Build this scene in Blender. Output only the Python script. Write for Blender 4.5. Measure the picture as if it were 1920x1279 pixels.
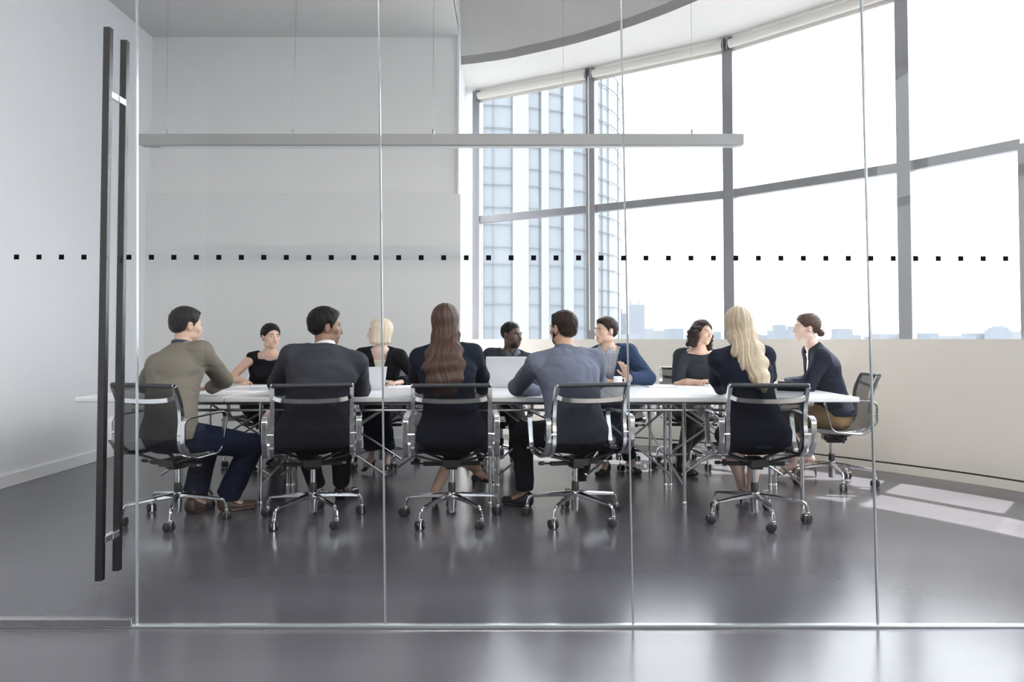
import bpy, math, random
import numpy as np
from mathutils import Vector, Matrix
for o in list(bpy.data.objects): bpy.data.objects.remove(o)
SC = bpy.context.scene; COL = SC.collection
# ------------------------------------------------------------------ camera
W, H, F = 1920.0, 1279.0, 1350.0
EYE = 1.15; HORIZ = 636.0; PITCH = math.radians(1.6)
CY = HORIZ - F * math.tan(PITCH)                    # image row of the optical axis
cam = bpy.data.cameras.new('camera'); co = bpy.data.objects.new('camera', cam); COL.objects.link(co)
co.location = (0, 0, EYE); co.rotation_euler = (math.pi / 2 + PITCH, 0, 0)
cam.sensor_width = 36; cam.lens = 36 * F / W
cam.shift_y = (CY - H / 2) / W
cam.clip_end = 3000; cam.clip_start = .05
SC.camera = co
def ray(px, py):
    x = (px - 960) / F; z = -(py - CY) / F
    c, s = math.cos(PITCH), math.sin(PITCH)
    return Vector((x, c - z * s, s + z * c))
def at(px, py, Y):
    d = ray(px, py); return Vector((0, 0, EYE)) + d * (Y / d.y)
def atz(px, py, Z):
    d = ray(px, py); return Vector((0, 0, EYE)) + d * ((Z - EYE) / d.z)
# ------------------------------------------------------------------ world, sun, exposure
SKY = 4.6
w = bpy.data.worlds.new('sky'); SC.world = w; w.use_nodes = True
nt = w.node_tree; bg = nt.nodes['Background']; bg.inputs[1].default_value = SKY
tc = nt.nodes.new('ShaderNodeTexCoord'); sx = nt.nodes.new('ShaderNodeSeparateXYZ')
cr = nt.nodes.new('ShaderNodeValToRGB')
cr.color_ramp.elements[0].position = 0.0; cr.color_ramp.elements[0].color = (.36, .385, .42, 1)
cr.color_ramp.elements[1].position = 0.45; cr.color_ramp.elements[1].color = (.95, .97, 1, 1)
e = cr.color_ramp.elements.new(.12); e.color = (.52, .54, .57, 1)
nt.links.new(tc.outputs['Generated'], sx.inputs[0]); nt.links.new(sx.outputs[2], cr.inputs[0]); nt.links.new(cr.outputs[0], bg.inputs[0])
sl = bpy.data.lights.new('sun', 'SUN'); so = bpy.data.objects.new('sun', sl); COL.objects.link(so)
sl.energy = 15.0; sl.angle = math.radians(.6); sl.color = (1, .95, .87)
so.rotation_euler = Vector((-.259, -.286, -1)).to_track_quat('-Z', 'Y').to_euler(); so.location = (4, 6, 12)
for lx, ly in ((-1.9, .2), (1.7, .2), (-.1, .95)):      # added fill lamps, unseen above the camera, to brighten near backs and table edge
    al = bpy.data.lights.new('lobby_fill', 'AREA'); al.shape = 'RECTANGLE'; al.size = 2.2; al.size_y = .18; al.energy = 62; al.color = (1, .96, .90)
    ao = bpy.data.objects.new('lobby_fill', al); COL.objects.link(ao); ao.location = (lx, ly, 4.33)
vs = SC.view_settings; vs.view_transform = 'Standard'; vs.look = 'None'; vs.gamma = 1; vs.exposure = 0.72; vs.use_curve_mapping = False
SC.cycles.transparent_max_bounces = 24; SC.cycles.max_bounces = 10; SC.cycles.diffuse_bounces = 6
random.seed(4)
# ------------------------------------------------------------------ materials
MATS = {}
def mat(name, col, rough=.5, metal=0, bump=0, scale=60, var=.06, spec=None, stretch=None, sheen=0, coat=0, trans=0, fold=0):
    if name in MATS: return MATS[name]
    m = bpy.data.materials.new(name); MATS[name] = m; m.use_nodes = True
    N, L = m.node_tree.nodes, m.node_tree.links; b = N['Principled BSDF']
    tc = N.new('ShaderNodeTexCoord'); mp = N.new('ShaderNodeMapping'); nz = N.new('ShaderNodeTexNoise')
    if stretch: mp.inputs['Scale'].default_value = stretch
    nz.inputs['Scale'].default_value = scale; nz.inputs['Detail'].default_value = 3
    L.new(tc.outputs['Object'], mp.inputs[0]); L.new(mp.outputs[0], nz.inputs['Vector'])
    mx = N.new('ShaderNodeMix'); mx.data_type = 'RGBA'
    mx.inputs[6].default_value = (*[c * (1 - var) for c in col], 1); mx.inputs[7].default_value = (*[min(1, c * (1 + var)) for c in col], 1)
    L.new(nz.outputs[0], mx.inputs[0]); L.new(mx.outputs[2], b.inputs['Base Color'])
    b.inputs['Roughness'].default_value = rough; b.inputs['Metallic'].default_value = metal
    if spec is not None: b.inputs['Specular IOR Level'].default_value = spec
    if sheen: b.inputs['Sheen Weight'].default_value = sheen
    if coat: b.inputs['Coat Weight'].default_value = coat; b.inputs['Coat Roughness'].default_value = .08
    if bump:
        bn = N.new('ShaderNodeBump'); bn.inputs['Strength'].default_value = bump; bn.inputs['Distance'].default_value = .004
        L.new(nz.outputs[0], bn.inputs['Height']); L.new(bn.outputs[0], b.inputs['Normal'])
    if fold:
        n2 = N.new('ShaderNodeTexNoise'); n2.inputs['Scale'].default_value = 6; n2.inputs['Detail'].default_value = 1; n2.inputs['Distortion'].default_value = .9
        mp2 = N.new('ShaderNodeMapping'); mp2.inputs['Scale'].default_value = (1, 1, 1.7); mp2.inputs['Rotation'].default_value = (.3, .5, 0); L.new(tc.outputs['Object'], mp2.inputs[0]); L.new(mp2.outputs[0], n2.inputs['Vector'])
        b2 = N.new('ShaderNodeBump'); b2.inputs['Strength'].default_value = fold; b2.inputs['Distance'].default_value = .05; L.new(n2.outputs[0], b2.inputs['Height'])
        if bump: L.new(bn.outputs[0], b2.inputs['Normal'])
        L.new(b2.outputs[0], b.inputs['Normal'])
    if trans:
        out = N['Material Output']; t = N.new('ShaderNodeBsdfTransparent'); s = N.new('ShaderNodeMixShader'); s.inputs[0].default_value = trans
        L.new(b.outputs[0], s.inputs[1]); L.new(t.outputs[0], s.inputs[2]); L.new(s.outputs[0], out.inputs[0])
    return m
def glass_mat(name, tint, ior=1.45):
    m = bpy.data.materials.new(name); m.use_nodes = True; N, L = m.node_tree.nodes, m.node_tree.links
    N.remove(N['Principled BSDF']); out = N['Material Output']
    t = N.new('ShaderNodeBsdfTransparent'); t.inputs[0].default_value = (*tint, 1); g = N.new('ShaderNodeBsdfGlossy'); g.inputs['Roughness'].default_value = .0
    f = N.new('ShaderNodeFresnel'); f.inputs[0].default_value = ior; s = N.new('ShaderNodeMixShader')
    geo = N.new('ShaderNodeNewGeometry'); mm = N.new('ShaderNodeMath'); mm.operation = 'MULTIPLY'; inv = N.new('ShaderNodeMath'); inv.operation = 'SUBTRACT'; inv.inputs[0].default_value = 1
    L.new(geo.outputs['Backfacing'], inv.inputs[1]); L.new(f.outputs[0], mm.inputs[0]); L.new(inv.outputs[0], mm.inputs[1])
    L.new(mm.outputs[0], s.inputs[0]); L.new(t.outputs[0], s.inputs[1]); L.new(g.outputs[0], s.inputs[2]); L.new(s.outputs[0], out.inputs[0]); return m
M_wall = mat('wall_paint', (.76, .765, .785), .75, scale=3, var=.02, bump=.05)
M_upper = mat('warm_wall_paint', (.85, .835, .815), .75, scale=3, var=.02)
M_low = mat('low_wall_paint', (.83, .78, .705), .6, scale=2.5, var=.03)
M_ceil = mat('ceiling_paint', (.74, .725, .705), .8, scale=2, var=.02)
M_chrome = mat('polished_aluminium', (.78, .79, .81), .12, 1, scale=8, var=.03)
M_steel = mat('brushed_steel', (.45, .45, .46), .28, 1, scale=20, var=.08, stretch=(1, 1, .05))
M_hand = mat('dark_brushed_steel', (.085, .082, .083), .25, 1, scale=20, var=.12, stretch=(1, 1, .05))
M_alu = mat('grey_anodised_aluminium', (.33, .33, .34), .42, .6, scale=4, var=.04)
M_blackp = mat('black_plastic', (.018, .018, .02), .38, scale=30)
M_mesh = mat('black_mesh_fabric', (.010, .011, .017), .7, scale=40, var=.12, trans=.52, spec=.08)
M_table = mat('white_laminate', (.84, .85, .88), .22, scale=3, var=.01)
M_edge = mat('glass_edge', (.62, .66, .68), .15, .7, scale=5, var=.05)
M_black = mat('black_vinyl', (.003, .003, .005), .7, spec=.05, scale=30)
M_blind = mat('roller_blind_cloth', (.78, .75, .70), .8, scale=200, var=.04)
M_glass = glass_mat('partition_glass', (.985, .99, .99))
M_pane = glass_mat('window_glass', (.97, .985, .99))
# concrete floor: polished, slightly mottled
def floor_mat():
    m = bpy.data.materials.new('polished_screed'); m.use_nodes = True; N, L = m.node_tree.nodes, m.node_tree.links; b = N['Principled BSDF']
    tc = N.new('ShaderNodeTexCoord'); n1 = N.new('ShaderNodeTexNoise'); n1.inputs['Scale'].default_value = .9; n1.inputs['Detail'].default_value = 2
    n2 = N.new('ShaderNodeTexNoise'); n2.inputs['Scale'].default_value = 45; n2.inputs['Detail'].default_value = 4
    mp = N.new('ShaderNodeMapping'); mp.inputs['Scale'].default_value = (.35, 1.6, 1)
    L.new(tc.outputs['Object'], mp.inputs[0]); L.new(mp.outputs[0], n1.inputs['Vector']); L.new(tc.outputs['Object'], n2.inputs['Vector'])
    ad = N.new('ShaderNodeMath'); ad.operation = 'MULTIPLY_ADD'; ad.inputs[1].default_value = .06; L.new(n2.outputs[0], ad.inputs[0]); L.new(n1.outputs[0], ad.inputs[2])
    r = N.new('ShaderNodeValToRGB'); r.color_ramp.elements[0].position = .25; r.color_ramp.elements[0].color = (.066, .064, .076, 1)
    r.color_ramp.elements[1].position = .8; r.color_ramp.elements[1].color = (.104, .101, .117, 1)
    L.new(ad.outputs[0], r.inputs[0]); L.new(r.outputs[0], b.inputs['Base Color'])
    r2 = N.new('ShaderNodeMapRange'); r2.inputs[3].default_value = .15; r2.inputs[4].default_value = .27; L.new(n1.outputs[0], r2.inputs[0]); L.new(r2.outputs[0], b.inputs['Roughness'])
    bn = N.new('ShaderNodeBump'); bn.inputs['Strength'].default_value = .015; bn.inputs['Distance'].default_value = .003; 
    return m
M_floor = floor_mat()
# ------------------------------------------------------------------ mesh helpers
def link(name, me, m, parent=None):
    o = bpy.data.objects.new(name, me); COL.objects.link(o)
    if m: me.materials.append(m)
    if parent: o.parent = parent
    return o
class MB:
    def __init__(s): s.v = []; s.f = []
    def add(s, vs, fs):
        n = len(s.v); s.v += [tuple(v) for v in vs]; s.f += [tuple(i + n for i in f) for f in fs]; return s
    def box(s, c, d, rz=0, R=None):
        c = Vector(c); R = R or Matrix.Rotation(rz, 3, 'Z'); h = [x / 2 for x in d]
        vs = [c + R @ Vector((sx * h[0], sy * h[1], sz * h[2])) for sx in (-1, 1) for sy in (-1, 1) for sz in (-1, 1)]
        return s.add(vs, [(0, 1, 3, 2), (4, 6, 7, 5), (0, 4, 5, 1), (2, 3, 7, 6), (0, 2, 6, 4), (1, 5, 7, 3)])
    def bar(s, a, b, wd, ht, up=(0, 0, 1)):
        a, b = Vector(a), Vector(b); z = (b - a).normalized(); x = Vector(up).cross(z)
        if x.length < 1e-4: x = Vector((1, 0, 0))
        x.normalize(); y = z.cross(x)
        return s.box((a + b) / 2, (wd, ht, (b - a).length), R=Matrix((x, y, z)).transposed())
    def sweep(s, pts, prof, side=None, closed=False):
        # prof: list of (a,b) offsets; side fixed axis or parallel transport
        pts = [Vector(p) for p in pts]; n = len(pts); k = len(prof); vs = []
        px = None
        for i, p in enumerate(pts):
            if closed: t = pts[(i + 1) % n] - pts[i - 1]
            else: t = pts[min(i + 1, n - 1)] - pts[max(i - 1, 0)]
            t.normalize()
            if side is not None: x = Vector(side)
            else:
                if px is None: px = Vector((1, 0, 0)) if abs(t.x) < .9 else Vector((0, 1, 0))
                x = px
            x = (x - t * x.dot(t)).normalized(); px = x; y = t.cross(x)
            vs += [p + x * a + y * b for a, b in prof]
        fs = []
        for i in range(n if closed else n - 1):
            j = (i + 1) % n
            fs += [(i * k + q, i * k + (q + 1) % k, j * k + (q + 1) % k, j * k + q) for q in range(k)]
        if not closed: fs += [tuple(range(k))[::-1], tuple(range((n - 1) * k, n * k))]
        return s.add(vs, fs)
    def tube(s, pts, r, k=10, closed=False):
        return s.sweep(pts, [(r * math.cos(2 * math.pi * i / k), r * math.sin(2 * math.pi * i / k)) for i in range(k)], None, closed)
    def lathe(s, prof, c=(0, 0, 0), k=20, axis='Z'):
        R = {'Z': Matrix.Identity(3), 'X': Matrix.Rotation(math.pi / 2, 3, 'Y'), 'Y': Matrix.Rotation(-math.pi / 2, 3, 'X')}[axis]; c = Vector(c)
        vs = [c + R @ Vector((r * math.cos(2 * math.pi * i / k), r * math.sin(2 * math.pi * i / k), z)) for r, z in prof for i in range(k)]
        fs = [(j * k + i, j * k + (i + 1) % k, (j + 1) * k + (i + 1) % k, (j + 1) * k + i) for j in range(len(prof) - 1) for i in range(k)]
        fs += [tuple(range(k))[::-1], tuple(range((len(prof) - 1) * k, len(prof) * k))]
        return s.add(vs, fs)
    def prism(s, poly, z0, z1):
        n = len(poly)
        return s.add([(x, y, z0) for x, y in poly] + [(x, y, z1) for x, y in poly],
                     [tuple(range(n))[::-1], tuple(range(n, 2 * n))] + [(i, (i + 1) % n, n + (i + 1) % n, n + i) for i in range(n)])
    def build(s, name, m, parent=None, smooth=False, bevel=0, seg=2):
        me = bpy.data.meshes.new(name); me.from_pydata(s.v, [], s.f); me.update()
        if smooth:
            me.polygons.foreach_set('use_smooth', [True] * len(me.polygons))
            try: me.set_sharp_from_angle(angle=math.radians(42))
            except Exception: pass
        o = link(name, me, m, parent)
        if bevel:
            b = o.modifiers.new('bevel', 'BEVEL'); b.width = bevel; b.segments = seg; b.limit_method = 'ANGLE'
        return o
def thing(name, label, cat, loc=(0, 0, 0), rz=0, group=None):
    o = bpy.data.objects.new(name, None); COL.objects.link(o); o.empty_display_size = .1
    o.location = loc; o.rotation_euler = (0, 0, rz); return tag(o, label, cat, group)
def tag(o, label, cat, group=None, kind=None):
    o['label'] = label; o['category'] = cat
    if group: o['group'] = group
    if kind: o['kind'] = kind
    return o
def struct(o): o['kind'] = 'structure'; return o
def arc(c, r, a0, a1, n, ax=(1, 0, 0), ay=(0, 0, 1)):
    c = Vector(c); ax = Vector(ax); ay = Vector(ay)
    return [c + ax * r * math.cos(a0 + (a1 - a0) * i / n) + ay * r * math.sin(a0 + (a1 - a0) * i / n) for i in range(n + 1)]
def spline(P, n=8):
    P = [Vector(p) for p in P]; out = []
    for i in range(len(P) - 1):
        p0 = P[i - 1] if i else P[0] * 2 - P[1]; p1, p2 = P[i], P[i + 1]; p3 = P[i + 2] if i + 2 < len(P) else P[-1] * 2 - P[-2]
        for k in range(n):
            t = k / n; out.append(.5 * ((2 * p1) + (p2 - p0) * t + (2 * p0 - 5 * p1 + 4 * p2 - p3) * t * t + (3 * p1 - p0 - 3 * p2 + p3) * t ** 3))
    return out + [P[-1]]
def rounded(P, r, n=5):
    P = [Vector(p) for p in P]; out = [P[0]]
    for i in range(1, len(P) - 1):
        a = (P[i - 1] - P[i]); b = (P[i + 1] - P[i]); ra = min(r, a.length * .48); rb = min(r, b.length * .48)
        A = P[i] + a.normalized() * ra; B = P[i] + b.normalized() * rb
        for k in range(n + 1):
            t = k / n; out.append(A * (1 - t) ** 2 + P[i] * 2 * t * (1 - t) + B * t * t)
    return out + [P[-1]]
# ------------------------------------------------------------------ room shell
XL, YB, ZC, GY = -3.93, 7.78, 4.45, 2.91
# plan curve of the low wall's room face, left (far) to right (near) and on past the camera
curve = [(-.55, 8.95), (-.40, 8.87), (.25, 8.56), (.93, 8.12), (1.60, 7.74), (2.20, 7.32), (2.72, 6.86), (3.18, 6.36), (3.56, 5.90), (3.86, 5.42), (4.18, 4.78), (4.42, 4.12), (4.58, 3.5), (4.66, 2.9), (4.70, 2.0), (4.66, 1.0), (4.5, 0), (4.3, -1.2), (4.0, -2.6), (3.8, -3.4)]
CV = [(p.x, p.y) for p in spline([(x, y, 0) for x, y in curve], 4)]
def offs(P, d):   # offset to the outside (right of travel is inside): outward = left normal
    out = []
    for i, p in enumerate(P):
        a = Vector(P[max(i - 1, 0)]); b = Vector(P[min(i + 1, len(P) - 1)]); t = (b - a).normalized()
        out.append((p[0] - t.y * d, p[1] + t.x * d))
    return out
def strip(P, d0, d1, z0, z1):
    A, B = offs(P, d0), offs(P, d1); m = MB(); n = len(P)
    for (q, z) in ((A, z0), (B, z0), (B, z1), (A, z1)): m.v += [(x, y, z) for x, y in q]
    for i in range(n - 1):
        for k in range(4):
            a, b = k * n + i, ((k + 1) % 4) * n + i; m.f.append((a, a + 1, b + 1, b))
    m.f += [(0, n, 2 * n, 3 * n), (n - 1, 4 * n - 1, 3 * n - 1, 2 * n - 1)]
    return m
struct(MB().box((.35, 2.8, -.1), (10.2, 13.6, .2)).build('floor', M_floor))
struct(MB().box((XL - .1, 2.3, 2.35), (.2, 11.4, 5.1)).build('wall_left', M_wall))
wb = struct(MB().box((-2.265, YB + .6, 3.15), (3.35, 1.2, 4.5)).build('wall_back', M_upper))
struct(MB().box((-2.245, YB - .045, 1.355), (3.37 + .02, .09, 2.71)).build('wall_back_panel', mat('neutral_wall_paint', (.80, .79, .775), .75, scale=3, var=.02), bevel=.004))
struct(MB().box((-2.265, YB - .1, .05), (3.32, .018, .10)).build('baseboard_back', M_wall, bevel=.003))
struct(MB().box((XL + .009, 2.1, .05), (.018, 11.2, .10)).build('baseboard_left', M_wall, bevel=.003))
struct(strip(CV, 0, .16, .085, 1.15).build('wall_window_side', M_low, smooth=True))
struct(strip(CV, .012, .16, .07, .085).build('trim_1', M_blackp))
struct(strip(CV, 0, .16, 0, .07).build('baseboard_window_side', M_low, smooth=True))
# ceilings
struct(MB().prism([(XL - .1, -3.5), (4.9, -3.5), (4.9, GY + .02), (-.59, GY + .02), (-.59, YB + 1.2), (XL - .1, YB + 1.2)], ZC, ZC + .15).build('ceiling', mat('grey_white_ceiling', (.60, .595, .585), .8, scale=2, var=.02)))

ZB = 4.25
fp = [atz(x, y, ZB) for x, y in ((868, 122), (940, 112), (1000, 100), (1085, 80), (1170, 54), (1245, 27), (1310, 0))]
fp = [(p.x, p.y) for p in fp]; fp += [(2.35, 5.75), (2.75, 4.85), (3.02, 3.9), (3.12, 2.95)]
FP = [(p.x, p.y) for p in spline([(x, y, 0) for x, y in fp], 4)]; FP[0] = (-.59, FP[0][1])
struct(strip(FP, 0, .12, ZB, 5.6).build('wall_bulkhead', M_ceil, smooth=True))
struct(MB().prism([(-.7, 2.93)] + [(-.7, FP[0][1] + .1)] + offs(FP, .11) + [(3.2, 2.93)], 5.5, 5.6).build('ceiling_high', M_ceil))
struct(MB().box((1.25, GY + .06, 5.05), (4.0, .08, 1.1)).build('wall_bulkhead_front', M_ceil))
struct(MB().box((-.64, 5.6, 5.06), (.1, 5.4, 1.0)).build('wall_bulkhead_left', M_ceil))
outer = offs(CV, .35); near = [q for q in CV if q[1] > 2.85]; outer = offs(CV, .17)[:len(near)]
sof = FP + outer[::-1]; sof = [(-.6, FP[0][1])] + FP + [(3.12, 2.93), (5.0, 2.93)] + outer[::-1][1:] + [(-.6, 9.3)]
struct(MB().prism(sof, ZB + .004, ZB + .1).build('ceiling_window_side', M_ceil))
struct(MB().box((-.585, 8.5, 2.4), (.02, 1.5, 4.8)).build('wall_reveal', M_wall))
# partition head and floor channel
struct(MB().box((.35, GY, 4.4), (8.6, .05, .1)).build('trim_2', M_alu))
struct(MB().box((.95 + .32, GY, .006), (6.85, .024, .012)).build('trim_3', M_edge, bevel=.003))
# lobby behind the camera
struct(MB().box((.3, -3.5, 2.3), (8.8, .2, 5)).build('wall_lobby', mat('dark_lobby_panelling', (.10, .095, .09), .6, scale=2, var=.1)))
# ------------------------------------------------------------------ curtain wall
gl = offs(CV, .09)
def cpos(px, off=.09):   # point of the glass line seen at column px
    P = offs(CV, off); best = None
    for i in range(len(P) - 1):
        for k in range(20):
            t = k / 20; x = P[i][0] * (1 - t) + P[i + 1][0] * t; y = P[i][1] * (1 - t) + P[i + 1][1] * t
            if y > .3:
                e = abs(960 + F * x / y - px)
                if best is None or e < best[0]: best = (e, x, y)
    return Vector((best[1], best[2], 0))
posts = [cpos(897), cpos(1112), cpos(1372), cpos(1703), cpos(1938)]
posts += [Vector((4.76, 3.0, 0)), Vector((4.77, 1.4, 0)), Vector((4.56, -.2, 0)), Vector((4.3, -1.7, 0)), Vector((4.0, -3.3, 0))]
ZT, ZH = 2.64, 4.13
for i, p in enumerate(posts):
    a = posts[max(i - 1, 0)]; b = posts[min(i + 1, len(posts) - 1)]; t = (b - a).normalized(); ang = math.atan2(t.y, t.x)
    wd = (.10, .11, .11, .11, .10)[i] if i < 5 else .1
    n = Vector((t.y, -t.x, 0)) * (.02)
    struct(MB().box((p.x + n.x, p.y + n.y, (1.15 + (ZH + .12 if i != 4 else ZT)) / 2), (wd, .10, (ZH + .12 if i != 4 else ZT) - 1.15), ang).build('trim_%d' % (i + 4), M_alu, bevel=.003))
for i in range(len(posts) - 1):
    a, b = posts[i].copy(), posts[i + 1].copy(); t = (b - a).normalized(); ang = math.atan2(t.y, t.x); ln = (b - a).length; mid = (a + b) / 2; n = Vector((t.y, -t.x, 0))
    w0 = MB().box((mid.x + n.x * .02, mid.y + n.y * .02, ZT), (ln - .09, .07, .085), ang).build('window_%d' % (i + 1), M_alu, bevel=.003); struct(w0)
    MB().box((mid.x, mid.y, ZH + .03), (ln - .1, .05, .06), ang).build('window_frame', M_alu, w0)
    for (z0, z1) in ((1.151, ZT - .042), (ZT + .042, ZH)):
        MB().box((mid.x, mid.y, (z0 + z1) / 2), (ln - .1, .012, z1 - z0), ang).build('pane', M_pane, w0)
    if i < 5:
        q = n * .09; r0 = thing('roller_blind', ['rolled up cream roller blind over the far window bay beside the white wall', 'rolled up cream roller blind over the second window bay from the white wall', 'rolled up cream roller blind over the third window bay from the white wall', 'rolled up cream roller blind over the large bay left of the thickest mullion', 'rolled up cream roller blind over the nearest window bay'][i] if i < 4 else 'rolled up cream roller blind over the nearest window bay', 'roller blind', (mid.x + q.x, mid.y + q.y, ZB - .01), ang, 'roller blinds above the windows')
        MB().lathe([(.0, -ln / 2 + .05), (.045, -ln / 2 + .05), (.045, ln / 2 - .05), (0, ln / 2 - .05)], (0, 0, -.065), 20, 'X').box((0, .043, -.10), (ln - .1, .004, .07)).build('rolled_cloth', M_blind, r0, True)
        for sx in (-1, 1):
            MB().box((sx * (ln / 2 - .035), 0, -.06), (.012, .075, .12)).build('bracket', M_steel, r0, bevel=.004)
# thin cord hanging beside far post
p = posts[1]
tag(MB().tube([(p.x - .06, p.y - .10, ZB - .1), (p.x - .055, p.y - .10, 2.4), (p.x - .05, p.y - .10, 1.25)], .006, 6).build('blind_cord', M_blind), 'thin pale blind cord hanging along the second mullion from the white wall', 'cord')
# ------------------------------------------------------------------ glass partition
JX = [((257, 0), (257, 1170)), ((710, 0), (722.5, 1170)), ((1164, 0), (1187, 1170)), ((1615, 0), (1646, 1170))]
def joint_x(j, z):
    a = at(*JX[j][0], GY); b = at(*JX[j][1], GY); t = (z - b.z) / (a.z - b.z); return b.x + (a.x - b.x) * t
edges = [lambda z: XL + .01] + [lambda z, j=j: joint_x(j, z) for j in range(4)] + [lambda z: 4.64]
panels = []
for i in range(5):
    z0, z1 = .012, ZC - .1; g = .003
    L0, L1, R0, R1 = edges[i](z0) + g, edges[i](z1) + g, edges[i + 1](z0) - g, edges[i + 1](z1) - g
    m = MB(); y0, y1 = GY - .006, GY + .006
    m.add([(L0, y0, z0), (R0, y0, z0), (R1, y0, z1), (L1, y0, z1), (L0, y1, z0), (R0, y1, z0), (R1, y1, z1), (L1, y1, z1)],
          [(0, 1, 2, 3), (7, 6, 5, 4), (0, 4, 5, 1), (3, 2, 6, 7), (1, 5, 6, 2), (0, 3, 7, 4)])
    nm = 'door_1' if i == 0 else 'window_%d' % (20 + i)
    panels.append(struct(m.build(nm, M_glass)))
for j in range(4):
    a, b = (joint_x(j, .0), 0), (joint_x(j, 4.35), 4.35)
    r = .0030 if j else .0024
    struct(MB().add([(a[0] - r, GY - .007, 0), (a[0] + r, GY - .007, 0), (b[0] + r, GY - .007, 4.35), (b[0] - r, GY - .007, 4.35), (a[0] - r, GY + .007, 0), (a[0] + r, GY + .007, 0), (b[0] + r, GY + .007, 4.35), (b[0] - r, GY + .007, 4.35)],
        [(0, 1, 2, 3), (7, 6, 5, 4), (0, 4, 5, 1), (3, 2, 6, 7), (1, 5, 6, 2), (0, 3, 7, 4)]).build('trim_%d' % (30 + j), M_edge))
door = panels[0]
MB().box(((XL + joint_x(0, .02)) / 2, GY - .001, .022), (joint_x(0, .02) - XL - .03, .030, .030)).build('bottom_rail', M_steel, door, bevel=.003)
k = 0
for i in range(45):
    px = 31 + i * 42.15; P = at(px, 482 + 3 * i / 44, GY - .007)
    pi = sum(1 for j in range(4) if P.x > joint_x(j, P.z))
    MB().box((P.x, GY - .0072, P.z), (.020, .002, .020)).build('square_sticker', M_black, panels[pi])
# pull handle pair on the door
h0 = at(196, 48, GY - .05); h1 = at(196, 1082, GY - .05)
for s, y in ((-1, GY - .062), (1, GY + .062)):
    xx = -1.615
    hb = MB().box((xx, y, 1.30), (.027, .026, 2.19)).build('pull_handle', M_hand, door, bevel=.0015)
    for z in (2.13, .36):
        MB().box((xx + .003, y - s * .034, z), (.022, .05, .026)).build('handle_bracket', M_chrome, hb, bevel=.002)
# ------------------------------------------------------------------ suspended light
lp = thing('linear_pendant_light', 'long slim silver grey linear light hanging on wires above the meeting table', 'light', ((-2.9 + 1.80) / 2, 5.6, 2.70))
hw = 2.355
MB().add([(-hw, -.04, .048), (hw, -.04, .048), (hw, .04, .048), (-hw, .04, .048), (-hw, -.04, -.035), (hw, -.04, -.035), (hw - .0, .04, -.035), (-hw, .04, -.035), (-hw + .08, -.03, -.045), (hw - .08, -.03, -.045), (hw - .08, .03, -.045), (-hw + .08, .03, -.045)],
   [(0, 1, 2, 3), (0, 4, 5, 1), (1, 5, 6, 2), (2, 6, 7, 3), (3, 7, 4, 0), (4, 8, 9, 5), (5, 9, 10, 6), (6, 10, 11, 7), (7, 11, 8, 4), (11, 10, 9, 8)]).build('housing', mat('silver_paint', (.40, .40, .395), .5, .2, scale=6, var=.03), lp)
MB().box((0, 0, -.0465), (4.4, .05, .003)).build('diffuser', mat('opal_diffuser', (.75, .76, .78), .4), lp)
for px, lean, top in ((307, 0, ZC), (546, .03, ZC), (811, -.0, ZC), (1057, 0, 5.49), (1300, 0, 5.49)):
    X = (px - 960) * 5.6 / F - lp.location.x
    wr = MB().tube([(X, 0, .07), (X + lean, 0, top - 2.70)], .0018, 5).build('hanging_wire', M_steel, lp)
    MB().lathe([(.003, .045), (.010, .052), (.010, .085), (.004, .095)], (X, 0, 0), 10).build('cable_gripper', M_chrome, wr, True)

M_fill = mat('fill_housing_white', (.8, .8, .78), .5)
for i, (lx, ly) in enumerate(((-1.9, .2), (1.7, .2), (-.1, .95))):  # housings for the added fill lamps, out of view
    q = thing('fill_light', 'added unseen fill light housing in the lobby %s' % ('over the glass door side', 'over the window side', 'nearest the glass wall')[i], 'light', (lx, ly, ZC), 0, 'added lobby fill lights')
    MB().box((0, 0, -.05), (2.3, .22, .10)).build('fill_housing', M_fill, q, bevel=.006)
# ------------------------------------------------------------------ table
TN, TF, TX0, TX1, TZ = 4.95, 6.38, -3.0, 2.385, .752
tb = thing('meeting_table', 'long white topped meeting table on slim chrome legs with crossed braces', 'table', ((TX0 + TX1) / 2, (TN + TF) / 2, 0))
ox, oy = tb.location.x, tb.location.y
def TL(x, y, z): return (x - ox, y - oy, z)
for a, b in ((TX0, -1.98), (-1.975, .70), (.705, TX1)):
    MB().box(TL((a + b) / 2, oy, TZ - .018), (b - a, TF - TN, .036)).build('table_top', M_table, tb, bevel=.009, seg=3)
for y in (TN + .09, oy, TF - .09):
    MB().tube([TL(TX0 + .35, y, .655), TL(TX1 - .32, y, .655)], .010, 8).tube([TL(TX0 + .35, y, .70), TL(TX1 - .32, y, .70)], .008, 8).build('rail', M_steel, tb, True)
cols = [-2.63, -1.75, -.15, 1.20, 2.02]
for i, x in enumerate(cols):
    for j, y in enumerate((TN + .09, oy, TF - .09)):
        if i == 0 and j == 0: continue
        l = MB().tube([TL(x, y, 0.012), TL(x, y, .715)], .0135, 12).lathe([(.016, 0), (.016, .018), (.0135, .022)], TL(x, y, 0), 12)
        if j == 1: l.tube([TL(x + .04, y, 0.012), TL(x + .04, y, .715)], .0135, 12).lathe([(.016, 0), (.016, .018), (.0135, .022)], TL(x + .04, y, 0), 12)
        l.build('leg', M_chrome, tb, True)
    MB().bar(TL(x, TN + .09, .70), TL(x, TF - .09, .70), .022, .022).build('cross_rail', M_steel, tb)
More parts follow.
